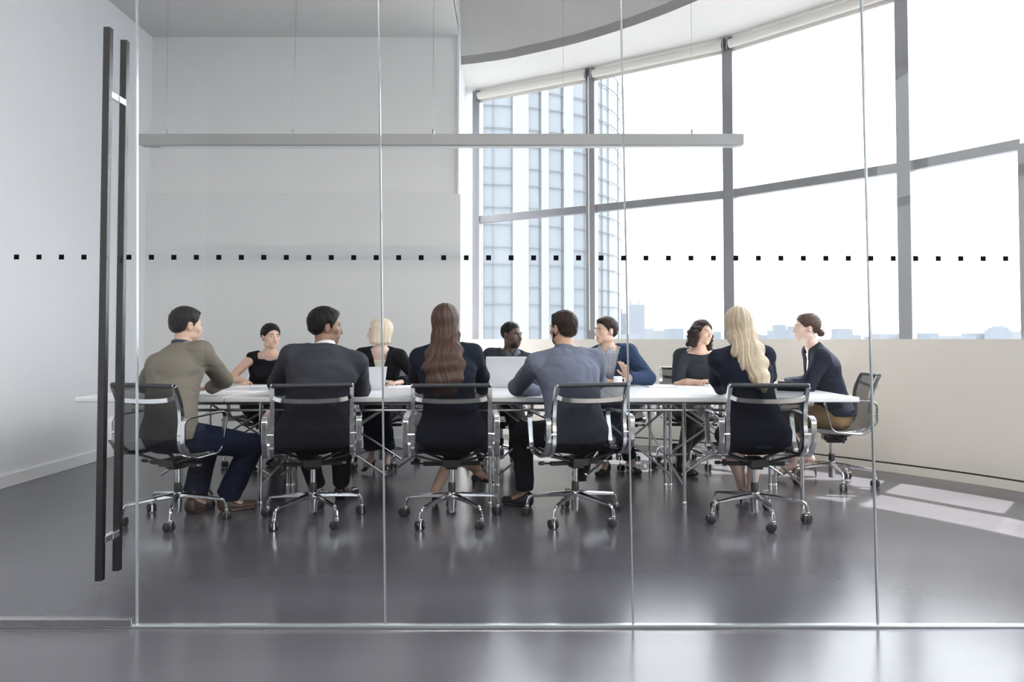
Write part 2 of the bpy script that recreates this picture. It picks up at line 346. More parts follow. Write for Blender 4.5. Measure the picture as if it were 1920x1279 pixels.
for a, b in ((-2.59, -1.77), (-1.70, -.92), (-.92, -.19), (-.10, .55), (.55, 1.17), (1.25, 1.99)):
    for y in (oy - .35, oy + .35):
        MB().tube([TL(a, y, .66), TL(b, y, .15)], .008, 8).tube([TL(a, y + .02, .15), TL(b, y + .02, .66)], .008, 8).build('cross_brace', M_steel, tb, True)
for x in (-1.75, -.15, 1.20, 2.02):
    MB().tube([TL(x, TN + .09, .13), TL(x, TF - .09, .35)], .008, 8).tube([TL(x + .02, TN + .09, .35), TL(x + .02, TF - .09, .13)], .008, 8).build('cross_brace', M_steel, tb, True)
# ------------------------------------------------------------------ chairs (one built, the rest copied part by part)
def chair_proto(label):
    t = thing('office_chair', label, 'chair', group='mesh swivel chairs around the meeting table')
    prof = spline([(0, .262, .425), (0, .245, .452), (0, .16, .452), (0, .03, .440), (0, -.11, .437), (0, -.185, .452), (0, -.232, .50), (0, -.243, .57), (0, -.236, .66), (0, -.247, .75), (0, -.272, .82), (0, -.295, .868)], 5)
    m = MB(); n = len(prof); xs = [-.222, -.15, -.07, 0, .07, .15, .222]
    dip = lambda x: -.012 * (1 - (x / .222) ** 2)
    for side in (0, 1):
        for i, p in enumerate(prof):
            tt = (prof[min(i + 1, n - 1)] - prof[max(i - 1, 0)]).normalized(); nn = Vector((0, tt.z, -tt.y))  # underside/back normal
            for x in xs:
                q = p - nn * dip(x) * 1.0 + nn * (.0035 * side); m.v.append((x * (1 - .03 * max(0, p.z - .5)), q.y, q.z))
    k = len(xs); off = n * k
    for i in range(n - 1):
        for j in range(k - 1):
            a = i * k + j; m.f.append((a, a + 1, a + k + 1, a + k)); m.f.append((off + a, off + a + k, off + a + k + 1, off + a + 1))
    rim = [j for j in range(k)] + [i * k + k - 1 for i in range(1, n)] + [(n - 1) * k + j for j in range(k - 2, -1, -1)] + [i * k for i in range(n - 2, 0, -1)]
    for a, b in zip(rim, rim[1:] + rim[:1]): m.f.append((a, off + a, off + b, b))
    m.build('mesh_sling', M_mesh, t, True)
    for s in (-1, 1):
        pts = [Vector((s * .234 * (1 - .03 * max(0, p.z - .5)), p.y, p.z)) for p in prof]
        pts = [p - Vector((0, -.006, .004)) for p in pts]
        MB().sweep(pts, [(-.012, -.014), (.012, -.014), (.012, .014), (-.012, .014)], (1, 0, 0)).build('side_rib', M_chrome, t, True, bevel=.003)
        loop = rounded([(0, -.262, .60), (0, -.262, .675), (0, .115, .692), (0, .055, .435), (0, -.19, .425), (0, -.262, .53)], .06, 6)
        loop = [Vector((s * .276, p.y, p.z)) for p in loop]
        MB().sweep(loop, [(-.016, -.006), (.016, -.006), (.016, .006), (-.016, .006)], (1, 0, 0), True).build('armrest', M_chrome, t, True, bevel=.002)
        for yy, za in ((-.245, .575), (0, .434)): MB().tube([(s * .225, yy, za), (s * .275, yy - .015 * (yy < 0), za)], .007, 8).build('armrest_stub', M_chrome, t, True)
        MB().lathe([(.0, -.004), (.012, -.004), (.012, .004), (0, .004)], (s * .235, -.297, .872), 12, 'X').build('bar_cap', M_chrome, t, True)
    MB().tube([(-.232, -.297, .872), (.232, -.297, .872)], .0135, 12).build('top_bar', mat('black_mesh_roll', (.03, .032, .038), .55, scale=300, var=.3), t, True)
    bow = spline([(-.228, -.268, .805), (-.19, -.300, .788), (-.10, -.312, .780), (0, -.314, .778), (.10, -.312, .780), (.19, -.300, .788), (.228, -.268, .805)], 4)
    MB().sweep(bow, [(-.013, -.004), (.013, -.004), (.013, .004), (-.013, .004)], (0, 0, 1)).build('back_spreader', M_chrome, t, True)
    # tilt mechanism
    me = MB().box((0, -.02, .372), (.11, .17, .045)).box((0, -.01, .345), (.075, .10, .035)).box((0, -.03, .362), (.36, .03, .026))
    for s in (-1, 1):
        me.bar((s * .05, .03, .375), (s * .222, .10, .432), .022, .014).bar((s * .05, -.07, .375), (s * .222, -.11, .425), .022, .014)
    mech = me.build('tilt_mechanism', M_blackp, t, bevel=.004)
    MB().tube([(-.17, -.03, .362), (-.225, -.03, .366)], .006, 8).lathe([(.007, -.26), (.012, -.255), (.012, -.225), (.007, -.22)], (0, -.03, .367), 10, 'X').build('lever', M_blackp, mech, True)
    MB().tube([(.17, -.03, .362), (.205, -.03, .362)], .011, 10).build('knob', M_steel, mech, True)
    MB().lathe([(.0, .225), (.017, .225), (.017, .34), (0, .34)], k=20).build('gas_column', M_chrome, t, True)
    MB().lathe([(.0, .176), (.023, .176), (.023, .232), (.019, .240), (0, .240)], k=20).build('column_collar', M_blackp, t, True)
    base = MB().lathe([(.0, .05), (.022, .05), (.025, .06), (.027, .12), (.030, .135), (.030, .178), (.022, .184), (0, .184)], k=24).build('base_hub', M_chrome, t, True)
    for i in range(5):
        a = math.radians(-90 + 72 * i + 36); c, s_ = math.cos(a), math.sin(a); sd = (-s_, c, 0)
        P = lambda r, z: Vector((r * c, r * s_, z))
        R1 = [P(.02, .158), P(.10, .152), P(.20, .142), P(.285, .132)]
        vs = []; mm = MB()
        for q, (wd, ht) in zip(R1, ((.017, .018), (.015, .015), (.012, .012), (.010, .010))):
            for ca, cb in ((-1, -.6), (-.5, -1), (.5, -1), (1, -.6), (1, .5), (.5, 1), (-.5, 1), (-1, .5)):
                mm.v.append(tuple(q + Vector(sd) * ca * wd + Vector((0, 0, cb * ht))))
        for j in range(3):
            for b in range(8): mm.f.append((j * 8 + b, j * 8 + (b + 1) % 8, (j + 1) * 8 + (b + 1) % 8, (j + 1) * 8 + b))
        mm.f += [tuple(range(7, -1, -1)), tuple(range(24, 32))]
        mm.tube([P(.282, .131), P(.297, .124), P(.308, .105), P(.314, .07)], .0095, 8)
        sp = mm.build('base_spoke', M_chrome, t, True)
        # caster: fork and two wheels, swivelled
        ca = random.uniform(0, 6.28); cx = P(.314, .030); ax = Vector((math.cos(ca), math.sin(ca), 0)); fw = Vector((-ax.y, ax.x, 0)); ct = cx + fw * .012
        fk = MB().tube([P(.314, .072), P(.314, .050)], .013, 10)
        fk.bar(ct - ax * .007 + Vector((0, 0, -.0)), ct + ax * .007, .034, .050)
        cs = fk.build('caster', M_chrome, t, True, bevel=.003)
        for s in (-1, 1):
            wv = MB(); K = 16
            for (rr, dd) in ((0, .010), (.024, .010), (.029, .013), (.029, .023), (.022, .027), (0, .027)):
                for kk in range(K):
                    th = 2 * math.pi * kk / K; wv.v.append(tuple(Vector((ct.x, ct.y, .0295)) + ax * s * dd + fw * rr * math.cos(th) + Vector((0, 0, rr * math.sin(th)))))
            for j in range(5):
                for kk in range(K): wv.f.append((j * K + kk, j * K + (kk + 1) % K, (j + 1) * K + (kk + 1) % K, (j + 1) * K + kk))
            wv.build('wheel', M_blackp, cs, True)
    return t
def copy_tree(o, parent=None):
    c = o.copy(); COL.objects.link(c)
    if parent: c.parent = parent
    for ch in list(o.children): copy_tree(ch, c)
    return c
CH = {}
def hub(px, py_center): p = atz(px, py_center, 0); return (p.x, p.y)
def gx(px, Y): return (px - 960) * Y / F
chairs = [
 ('N1', (gx(337, 4.62), 4.62), -18, 'black mesh chair under the man in the olive grey sweater, leftmost in front', 0),
 ('N2', (gx(589, 4.62), 4.62), 14, 'black mesh chair under the man in the grey suit', -8),
 ('N3', (gx(848, 4.62), 4.62), 4, 'black mesh chair under the woman with long brown hair', 0),
 ('N4', (gx(1078, 4.66), 4.66), 17, 'black mesh chair under the man in the blue grey shirt, turned to the left', -10),
 ('N5', (gx(1412, 4.62), 4.62), -1, 'black mesh chair under the woman with long blonde hair', 38),
 ('E1', (gx(1556, 5.77), 5.77), 79, 'black mesh chair at the right end under the woman with the hair bun', 20),
 ('F1', (gx(492, 6.62), 6.62), 176, 'black mesh chair behind the table under the woman in the sleeveless black top', 10),
 ('F2', (gx(716, 6.62), 6.62), 180, 'black mesh chair behind the table under the woman with the blonde bob', 30),
 ('F3', (gx(940, 6.66), 6.66), 184, 'black mesh chair behind the table under the man in the dark sweater at the laptop', 50),
 ('F4', (gx(1158, 6.60), 6.60), 170, 'black mesh chair behind the table under the man in the checked shirt', 5),
 ('F5', (gx(1290, 6.62), 6.62), 172, 'black mesh chair behind the table under the woman with curly dark hair', 25)]
proto = None
for key, (x, y), yaw, lab, sp in chairs:
    if proto is None: c = proto = chair_proto(lab)
    else: c = copy_tree(proto)
    c.location = (x, y, 0); c.rotation_euler = (0, 0, math.radians(yaw)); c['label'] = lab; CH[key] = (x, y, yaw)
    if sp:   # swivel the five-star base under the seat
        R = Matrix.Rotation(math.radians(sp), 4, 'Z')
        for ch in c.children:
            if ch.name.split('.')[0] in ('base_spoke', 'caster'): ch.matrix_local = R @ ch.matrix_local
# ------------------------------------------------------------------ things on the table
M_lap = mat('silver_laptop_shell', (.62, .63, .65), .32, .5, scale=10, var=.02)
M_paper = mat('white_paper', (.82, .82, .83), .7, scale=12, var=.02)
M_key = mat('dark_keys', (.03, .03, .035), .5)
M_scr = mat('dark_screen', (.02, .022, .03), .12)
def laptop(label, X, Y, rz, wd=.34, dp=.235, open_deg=105, shell=None):
    t = thing('laptop', label, 'laptop', (X, Y, TZ + .001), rz); shell = shell or M_lap     # user sits on local +Y, hinge at y=0
    b = MB().box((0, dp / 2, .009), (wd, dp, .016)).build('laptop_base', shell, t, bevel=.004)
    MB().box((0, dp * .36, .0175), (wd * .86, dp * .42, .002)).build('keyboard', M_key, b)
    a = math.radians(open_deg); u = Vector((0, math.cos(a), math.sin(a))); nrm = Vector((0, -u.z, u.y))
    c = Vector((0, .0, .016)) + u * dp / 2; R = Matrix((Vector((1, 0, 0)), -nrm, u)).transposed()
    l = MB().box(c, (wd, .007, dp), R=R).build('laptop_lid', shell, t, bevel=.003)
    MB().box(c - nrm * .0045, (wd * .93, .001, dp * .88), R=R).build('screen', M_scr, l)
    return t
laptop('open silver laptop in front of the man in the dark sweater', gx(951, 5.92), 5.92, math.radians(-2), .345, .24, 98)
laptop('open pale grey laptop right of the man in the grey suit', gx(690, 5.62), 5.62, math.radians(28), .27, .18, 112)
def sheet(name, label, px, Y, sx, sy, rz, m=M_paper, h=.0025, grp=None, cat='paper', seg=None):
    o = MB().box((0, 0, h / 2), (sx, sy, h)).build(name, m, None, bevel=min(.001, h / 3)); o.location = (gx(px, Y), Y, TZ + .0005); o.rotation_euler = (0, 0, math.radians(rz)); return tag(o, label, cat, grp)
sheet('paper_stack', 'white papers in front of the woman in the sleeveless black top', 492, 6.1, .42, .26, 6)
sheet('paper_sheet', 'white sheet beside the elbow of the man in the olive grey sweater', 455, 5.45, .30, .21, -14)
sheet('paper_sheet', 'white sheet in front of the woman with the blonde bob', 752, 6.05, .21, .30, 10)
sheet('paper_sheet', 'white sheet in front of the woman with curly dark hair', 1320, 5.95, .30, .21, -12)
sheet('tablet', 'thin pale grey tablet lying between the mug and the curly haired woman', 1238, 6.0, .24, .17, 4, M_lap, .007, cat='tablet')
sheet('paper_sheet', 'white sheet under the hand of the woman with the hair bun', 1478, 5.75, .30, .21, 20)
mg = thing('mug', 'plain white mug in front of the man in the checked shirt', 'mug', (gx(1158, 6.05), 6.05, TZ + .001))
M_mug = mat('white_ceramic', (.84, .85, .87), .2, scale=10, var=.01)
MB().lathe([(.0, .0), (.033, .0), (.036, .004), (.038, .085), (.035, .085), (.033, .01), (0, .01)], k=24).build('mug_body', M_mug, mg, True)
MB().tube([(.036, 0, .070), (.055, 0, .068), (.062, 0, .045), (.055, 0, .022), (.036, 0, .018)], .0045, 8).build('handle', M_mug, mg, True)
# ------------------------------------------------------------------ outside
M_far = [mat('haze_tinted_facade_%s' % n, c, .9, scale=.05, var=.05, bump=0, spec=.1) for n, c in (('a', (.18, .195, .215)), ('b', (.195, .208, .225)), ('c', (.168, .188, .212)))]  # aerial haze is painted into these pale bluish facade colours
struct(MB().box((0, 2006, -42), (6000, 4000, 2)).build('ground', mat('distant_city_ground', (.13, .135, .14), .95, scale=.02, var=.1)))
# neighbouring curved tower
TD = 60.0
tpx = [(860, 1.0), (905, 1.002), (925, 1.004), (960, 1.008), (990, 1.014), (1013, 1.02), (1027, 1.025), (1055, 1.034), (1073, 1.042), (1098, 1.055), (1120, 1.070), (1130, 1.080), (1142, 1.097), (1153, 1.12), (1160, 1.15), (1164, 1.19)]
tp = [Vector((gx(px, TD * k), TD * k, 0)) for px, k in tpx]
tw = thing('office_tower', 'tall curved glass office tower with white vertical bands outside the far windows', 'building', (tp[5].x, tp[5].y, -40))
O = Vector((tp[5].x, tp[5].y, 0))
TT = 26.0
poly = [(p.x - O.x, p.y - O.y) for p in tp] + [(gx(1150, 90) - O.x, 92 - O.y), (gx(700, 92) - O.x, 94 - O.y), (gx(700, 60) - O.x, 61 - O.y)]
M_tg = mat('tower_glass', (.16, .175, .19), .3, scale=.5, var=.12, spec=.5)
MB().prism(poly, 0, TT + 40).build('facade', M_tg, tw)
M_tw = mat('tower_white_cladding', (.225, .226, .23), .6, scale=.4, var=.04)
def facade_strip(i, j, z0, z1, d, m, nm):
    mm = MB()
    for a, b in zip(tp[i:j], tp[i + 1:j + 1]):
        t = (b - a).normalized(); n = Vector((t.y, -t.x, 0)) * d
        P = [a - O, b - O, b - O + n, a - O + n]
        mm.prism([(q.x, q.y) for q in P], z0 + 40, z1 + 40)
    return mm.build(nm, m, tw)
for i in (3, 5, 7): facade_strip(i, i + 1, -40, TT, .25, M_tw, 'white_band')
facade_strip(0, 1, -40, TT, .25, M_tw, 'white_band')
mm = MB()
M_tl = mat('tower_joint_lines', (.125, .13, .14), .6)
for i in (1, 2, 3, 4, 5, 6, 7, 8, 9, 11, 12, 14):
    a = tp[i]; mm.box((a.x - O.x, a.y - O.y - .12, (TT + 40) / 2), (.05, .08, TT + 40))
mm.build('mullions', M_tl, tw)
mm = MB()
z = -16.0; q = 0
while z < TT:
    for a, b in zip(tp[:-1], tp[1:]):
        t = (b - a).normalized(); n = Vector((t.y, -t.x, 0)) * .3
        mm.bar(a - O + n * .6 + Vector((0, 0, z + 40)), b - O + n * .6 + Vector((0, 0, z + 40)), .07, .06)
    z += (1.45, 1.9)[q % 2]; q += 1
mm.build('floor_lines', M_tl, tw)
mm = MB()   # projecting spandrel plates lower down
for (p, zz) in ((2, 3.0), (6, .5), (9, 2.2)): pass
# distant city
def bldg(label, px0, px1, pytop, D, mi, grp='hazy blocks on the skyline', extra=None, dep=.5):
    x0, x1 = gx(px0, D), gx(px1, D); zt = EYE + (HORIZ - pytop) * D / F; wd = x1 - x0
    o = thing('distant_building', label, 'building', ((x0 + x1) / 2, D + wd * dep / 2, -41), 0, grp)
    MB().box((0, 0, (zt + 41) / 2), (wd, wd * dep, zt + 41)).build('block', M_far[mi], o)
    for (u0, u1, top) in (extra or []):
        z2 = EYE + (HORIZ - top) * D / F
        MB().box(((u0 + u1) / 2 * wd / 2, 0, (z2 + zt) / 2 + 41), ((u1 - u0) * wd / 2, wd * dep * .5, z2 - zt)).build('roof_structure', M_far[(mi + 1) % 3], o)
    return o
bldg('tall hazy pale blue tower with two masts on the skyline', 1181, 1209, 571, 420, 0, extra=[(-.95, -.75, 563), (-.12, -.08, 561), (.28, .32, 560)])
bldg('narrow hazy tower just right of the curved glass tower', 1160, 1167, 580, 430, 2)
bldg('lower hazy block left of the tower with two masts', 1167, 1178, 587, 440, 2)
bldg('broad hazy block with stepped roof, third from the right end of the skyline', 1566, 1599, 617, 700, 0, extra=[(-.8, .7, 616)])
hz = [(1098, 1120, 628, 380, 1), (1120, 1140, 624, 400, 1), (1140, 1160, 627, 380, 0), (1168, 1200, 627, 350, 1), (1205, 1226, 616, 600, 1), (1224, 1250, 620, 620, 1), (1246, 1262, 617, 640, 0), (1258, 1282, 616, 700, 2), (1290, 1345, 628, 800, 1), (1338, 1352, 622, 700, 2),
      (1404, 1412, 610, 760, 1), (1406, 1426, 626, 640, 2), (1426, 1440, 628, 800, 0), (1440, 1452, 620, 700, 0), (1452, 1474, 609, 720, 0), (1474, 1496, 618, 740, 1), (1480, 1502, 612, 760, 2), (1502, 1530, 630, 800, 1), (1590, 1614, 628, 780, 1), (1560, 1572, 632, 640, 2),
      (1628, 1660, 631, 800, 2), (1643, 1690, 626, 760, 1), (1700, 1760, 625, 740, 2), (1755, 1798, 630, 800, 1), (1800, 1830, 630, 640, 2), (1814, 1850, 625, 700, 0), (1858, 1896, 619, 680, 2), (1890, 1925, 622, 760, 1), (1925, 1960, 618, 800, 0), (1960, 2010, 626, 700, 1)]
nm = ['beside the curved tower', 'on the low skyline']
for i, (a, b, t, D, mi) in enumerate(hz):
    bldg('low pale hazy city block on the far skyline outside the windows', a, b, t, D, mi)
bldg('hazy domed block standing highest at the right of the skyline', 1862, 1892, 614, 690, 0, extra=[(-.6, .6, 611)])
# ------------------------------------------------------------------ people: smooth-blended implicit bodies, one surface per body / garment
class Fld:
    def __init__(s, lo, hi, h):
        s.h = h; s.lo = np.array(lo, float); s.n = np.ceil((np.array(hi) - s.lo) / h).astype(int) + 1
        s.ax = [s.lo[i] + h * np.arange(s.n[i]) for i in range(3)]; s.F = np.full(tuple(s.n), .15, np.float32)
    def sub(s, lo, hi):
        i0 = [max(0, int((lo[i] - s.lo[i]) / s.h)) for i in range(3)]; i1 = [min(s.n[i], int((hi[i] - s.lo[i]) / s.h) + 2) for i in range(3)]
        if any(b <= a for a, b in zip(i0, i1)): return None, None
        sl = tuple(slice(a, b) for a, b in zip(i0, i1))
        return sl, (s.ax[0][sl[0]][:, None, None], s.ax[1][sl[1]][None, :, None], s.ax[2][sl[2]][None, None, :])
    def put(s, sl, d, k, op='u'):
        A = s.F[sl]
        if op == 'u':
            if k > 0:
                h = np.clip(.5 + .5 * (A - d) / k, 0, 1); s.F[sl] = A + (d - A) * h - k * h * (1 - h)
            else: s.F[sl] = np.minimum(A, d)
        else:
            if k > 0:
                h = np.clip(.5 - .5 * (A + d) / k, 0, 1); s.F[sl] = A + (-d - A) * h + k * h * (1 - h)
            else: s.F[sl] = np.maximum(A, -d)
    def seg(s, p0, p1, a0, b0=None, a1=None, b1=None, u=(1, 0, 0), k=.02, op='u', inf=0.):
        p0 = np.array(p0, float); p1 = np.array(p1, float); b0 = a0 if b0 is None else b0; a1 = a0 if a1 is None else a1; b1 = a1 if b1 is None else b1
        a0, b0, a1, b1 = [max(q + inf, .002) for q in (a0, b0, a1, b1)]
        m = max(a0, b0, a1, b1) + k + 2.5 * s.h; sl, (X, Y, Z) = s.sub(np.minimum(p0, p1) - m, np.maximum(p0, p1) + m)
        if sl is None: return
        d = p1 - p0; L = np.linalg.norm(d) + 1e-9; d = d / L; u = np.array(u, float); u = u - d * u.dot(d)
        if np.linalg.norm(u) < 1e-3: u = np.array((0, 1., 0)); u = u - d * u.dot(d)
        u /= np.linalg.norm(u); w = np.cross(d, u)
        x, y, z = X - p0[0], Y - p0[1], Z - p0[2]
        t = x * d[0] + y * d[1] + z * d[2]; h = np.clip(t / L, 0, 1); va = t - h * L
        vu = x * u[0] + y * u[1] + z * u[2]; vw = x * w[0] + y * w[1] + z * w[2]
        a = a0 + (a1 - a0) * h; b = b0 + (b1 - b0) * h; mn = np.minimum(a, b)
        s.put(sl, ((np.sqrt((vu / a) ** 2 + (vw / b) ** 2 + (va / mn) ** 2) - 1) * mn).astype(np.float32), k, op)
    def ell(s, c, r, R=None, k=.015, op='u', inf=0.):
        c = np.array(c, float); r = np.array(r, float) + inf; m = r.max() + k + 2.5 * s.h; sl, (X, Y, Z) = s.sub(c - m, c + m)
        if sl is None: return
        R = np.eye(3) if R is None else np.array(R); x, y, z = X - c[0], Y - c[1], Z - c[2]; q = 0
        for i in range(3): q = q + ((x * R[0, i] + y * R[1, i] + z * R[2, i]) / r[i]) ** 2
        s.put(sl, ((np.sqrt(q) - 1) * r.min()).astype(np.float32), k, op)
    def grid(s): return s.ax[0][:, None, None], s.ax[1][None, :, None], s.ax[2][None, None, :]
    def mesh(s):
        F = s.F; I = F < 0; n = F.shape
        c = np.zeros(tuple(q - 1 for q in n), np.int8)
        for dx in (0, 1):
            for dy in (0, 1):
                for dz in (0, 1): c += I[dx:n[0] - 1 + dx, dy:n[1] - 1 + dy, dz:n[2] - 1 + dz]
        act = (c > 0) & (c < 8); idx = np.argwhere(act); ids = np.full(act.shape, -1, np.int32); ids[act] = np.arange(len(idx))
        acc = np.zeros((len(idx), 3)); cnt = np.zeros(len(idx))
        cor = [(a, b, d) for a in (0, 1) for b in (0, 1) for d in (0, 1)]
        V = {q: F[idx[:, 0] + q[0], idx[:, 1] + q[1], idx[:, 2] + q[2]] for q in cor}
        for q in cor:
            for ax in range(3):
                if q[ax]: continue
                r = list(q); r[ax] = 1; r = tuple(r); f0, f1 = V[q], V[r]; m = (f0 < 0) != (f1 < 0)
                t = np.where(m, f0 / np.where(m, f0 - f1, 1), 0); P = np.array(q, float)[None, :].repeat(len(idx), 0); P[:, ax] += t
                acc[m] += P[m]; cnt[m] += 1
        vs = s.lo + (idx + acc / cnt[:, None]) * s.h; quads = []
        for ax in range(3):
            a = [slice(1, -1)] * 3; a[ax] = slice(0, -1); b = list(a); b[ax] = slice(1, None)
            i0, i1 = I[tuple(a)], I[tuple(b)]; e = np.argwhere(i0 != i1)
            if len(e) == 0: continue
            o = np.ones(3, int); o[ax] = 0; g = e + o; o1, o2 = (ax + 1) % 3, (ax + 2) % 3
            def cell(d1, d2):
                q = g.copy(); q[:, o1] += d1; q[:, o2] += d2; return ids[q[:, 0], q[:, 1], q[:, 2]]
            Q = np.stack([cell(-1, -1), cell(0, -1), cell(0, 0), cell(-1, 0)], 1)
            fl = ~i0[tuple(e.T)]; Q[fl] = Q[fl][:, ::-1]; quads.append(Q)
        return vs, np.concatenate(quads) if quads else np.zeros((0, 4), int)
    def build(s, name, m, parent, smooth=1):
        vs, q = s.mesh(); q = q[(q >= 0).all(1)]
        for _ in range(smooth):
            acc = np.zeros_like(vs); c = np.zeros(len(vs))
            for a in range(4):
                for b in (1, 3): np.add.at(acc, q[:, a], vs[q[:, (a + b) % 4]]); np.add.at(c, q[:, a], 1)
            vs = vs * .5 + .5 * acc / np.maximum(c, 1)[:, None]
        me = bpy.data.meshes.new(name); me.vertices.add(len(vs)); me.vertices.foreach_set('co', vs.astype(np.float32).ravel())
        me.loops.add(len(q) * 4); me.loops.foreach_set('vertex_index', q.ravel().astype(np.int32)); me.polygons.add(len(q))
        me.polygons.foreach_set('loop_start', np.arange(0, len(q) * 4, 4, dtype=np.int32)); me.update(calc_edges=True)
        me.polygons.foreach_set('use_smooth', np.ones(len(q), bool)); return link(name, me, m, parent)
def V3(*a): return np.array(a, float)
def nrm(v): v = np.array(v, float); return v / (np.linalg.norm(v) + 1e-9)
def ik(a, b, l1, l2, pole):
    a, b = np.array(a, float), np.array(b, float); d = b - a; D = np.linalg.norm(d); D2 = min(D, (l1 + l2) * .995); dn = d / D
    b = a + dn * D2; x = (l1 * l1 - l2 * l2 + D2 * D2) / (2 * D2); h = math.sqrt(max(l1 * l1 - x * x, 1e-6)); p = np.array(pole, float); p = nrm(p - dn * p.dot(dn))
    return a + dn * x + p * h, b
def wob(X, Y, Z, amp, f=1.0, seed=0.0):
    return amp * (np.sin(23 * f * X + 31 * f * Z + 4 * np.sin(11 * f * Y + seed) + seed) + .7 * np.sin(41 * f * Z - 17 * f * Y + 3 * np.sin(19 * f * X + seed * 2)) + .5 * np.sin(57 * f * Y + 37 * f * X + 29 * f * Z + seed))
SKINS = {'light': mat('skin_light', (.62, .40, .30), .5, scale=90, var=.05, bump=.05), 'fair': mat('skin_fair', (.70, .50, .41), .5, scale=90, var=.05),
         'tan': mat('skin_tan', (.50, .30, .21), .5, scale=90, var=.05), 'brown': mat('skin_brown', (.26, .145, .095), .45, scale=90, var=.06), 'dark': mat('skin_dark', (.085, .045, .032), .4, scale=90, var=.08)}
M_eye = mat('eye_white', (.75, .74, .72), .2); M_iris = mat('eye_iris', (.03, .02, .015), .15)
LIPS = {'light': mat('lip_light', (.45, .20, .17), .4), 'dark': mat('lip_dark', (.12, .05, .045), .4), 'red': mat('lip_red', (.42, .10, .10), .35)}
def hairmat(name, col, rough=.45, var=.25): return mat(name, col, rough, scale=22, var=var, bump=.6, stretch=(9, 9, .6), spec=.14 if max(col) < .05 else .3)
class Person: pass
def rot(yaw, pitch=0, roll=0):
    R = Matrix.Rotation(math.radians(yaw), 3, 'Z') @ Matrix.Rotation(math.radians(pitch), 3, 'X') @ Matrix.Rotation(math.radians(roll), 3, 'Y'); return np.array(R)
def person(key, label, skin, sex, headpos, headrot, wr, wl, footr, footl, hips=None, hipz=.562, wide=1.0, hs=1.0, eR=(1, -.3, -.6), eL=(-1, -.3, -.6), kR=(.1, 1, .9), kL=(-.1, 1, .9), bare=False, hand_r=None, hand_l=None, bareleg=False, barearm=False, twist=0, yaw=None, hipoff=None, lip=None):
    cx, cy, cyaw = CH[key]; yaw = cyaw if yaw is None else yaw; hb = .075 if hipoff is None else hipoff
    Rw = rot(yaw); base = np.array((cx, cy, 0.)) + Rw @ V3(0, -hb, 0)
    L = lambda p: Rw.T @ (np.array(p, float) - base)
    S = Person(); S.male = sex == 'm'; m = S.male; S.skin = skin
    head = L(headpos); S.HR = Rw.T @ rot(headrot[0], headrot[1], headrot[2]); S.head = head; S.hs = hs * (1 if m else .955)
    hl = lambda x, y, z: head + S.HR @ (V3(x, y, z) * S.hs); S.hl = hl
    hip = V3(0, 0, hipz); Rl = rot(0)
    bk = Rw.T @ V3(0, 0, 1)
    # neck base just under and behind the head
    fwd = S.HR @ V3(0, 1, 0); fl_ = nrm(V3(fwd[0], fwd[1], 0))
    nb = head + V3(0, -.012, -.155 * S.hs) - .02 * fl_ * 0 + V3(0, -.03, 0)
    S.nb = nb; S.hip = hip; sp = nb - hip; ln = np.linalg.norm(sp)
    up = nrm(sp); bulge = V3(0, -.035, 0)
    P = lambda t: hip + sp * t + bulge * 4 * t * (1 - t) * (t + .25)
    S.P = P; Rt = rot(twist); lat = Rt @ V3(1, 0, 0); lat = nrm(lat - up * lat.dot(up)); S.lat = lat
    k = wide; sw = (.182 if m else .158) * k; S.sh = {}
    top = P(.90); S.top = top
    for s in (-1, 1): S.sh[s] = top + lat * s * sw + V3(0, .005, -.015)
    S.tor = [(hip + V3(0, 0, -.01), P(.16), (.165 if m else .172) * k, .115 * k, (.145 if m else .142) * k, .105 * k), (P(.16), P(.42), (.145 if m else .142) * k, .105 * k, (.145 if m else .122) * k, (.105 if m else .09) * k),
             (P(.42), P(.70), (.145 if m else .122) * k, (.105 if m else .09) * k, (.165 if m else .142) * k, (.115 if m else .10) * k), (P(.70), P(.86), (.165 if m else .142) * k, (.115 if m else .10) * k, (.145 if m else .12) * k, (.085 if m else .075) * k)]
    r = (1. if m else .84) * (.5 + .5 * k); S.r = r
    S.arm = {}
    for s, w_, e_, hd in ((1, wr, eR, hand_r), (-1, wl, eL, hand_l)):
        if e_[0] == 'at':
            el = L(e_[1]); d_ = el - S.sh[s]; ll = np.linalg.norm(d_); el = S.sh[s] + d_ / ll * min(max(ll, .24), .32); ww = L(w_); d_ = ww - el; ll = np.linalg.norm(d_); ww = el + d_ / ll * min(max(ll, .22), .27); S.arm[s] = (el, ww); continue
        el, ww = ik(S.sh[s], L(w_), .285 * (1 if m else .93), .25 * (1 if m else .93), e_); S.arm[s] = (el, ww)
    S.leg = {}
    for s, f_, kn in ((1, footr, kR), (-1, footl, kL)):
        hj = hip + V3(s * .092, .02, -.02); an = L(f_[0]); kp, an = ik(hj, an, .43 if m else .42, .42 if m else .405, kn); fd = Rw.T @ V3(math.sin(math.radians(-f_[1])) , math.cos(math.radians(-f_[1])), 0); S.leg[s] = (hj, kp, an, fd)
    # ---------------- skin body
    pts = [head, hip, *[q for a in S.arm.values() for q in a], *[q for l in S.leg.values() for q in l[:3]]] + [S.leg[s][2] + S.leg[s][3] * .2 for s in (1, -1)] + [S.arm[s][1] + (nrm(S.arm[s][1] - S.arm[s][0])) * .2 for s in (1, -1)]
    lo = np.min(pts, 0) - .17; hi = np.max(pts, 0) + .17; lo[2] = max(lo[2], -.01); S.lo, S.hi = lo, hi
    f = Fld(lo, hi, .0060)
    sh = -.012
    for (a, b, a0, b0, a1, b1) in S.tor: f.seg(a, b, a0, b0, a1, b1, lat, .04, inf=sh)
    f.seg(nb - up * .04, head + S.HR @ V3(0, -.012, -.06), .054 * r, .052 * r, .052 * r, .052 * r, lat, .03)
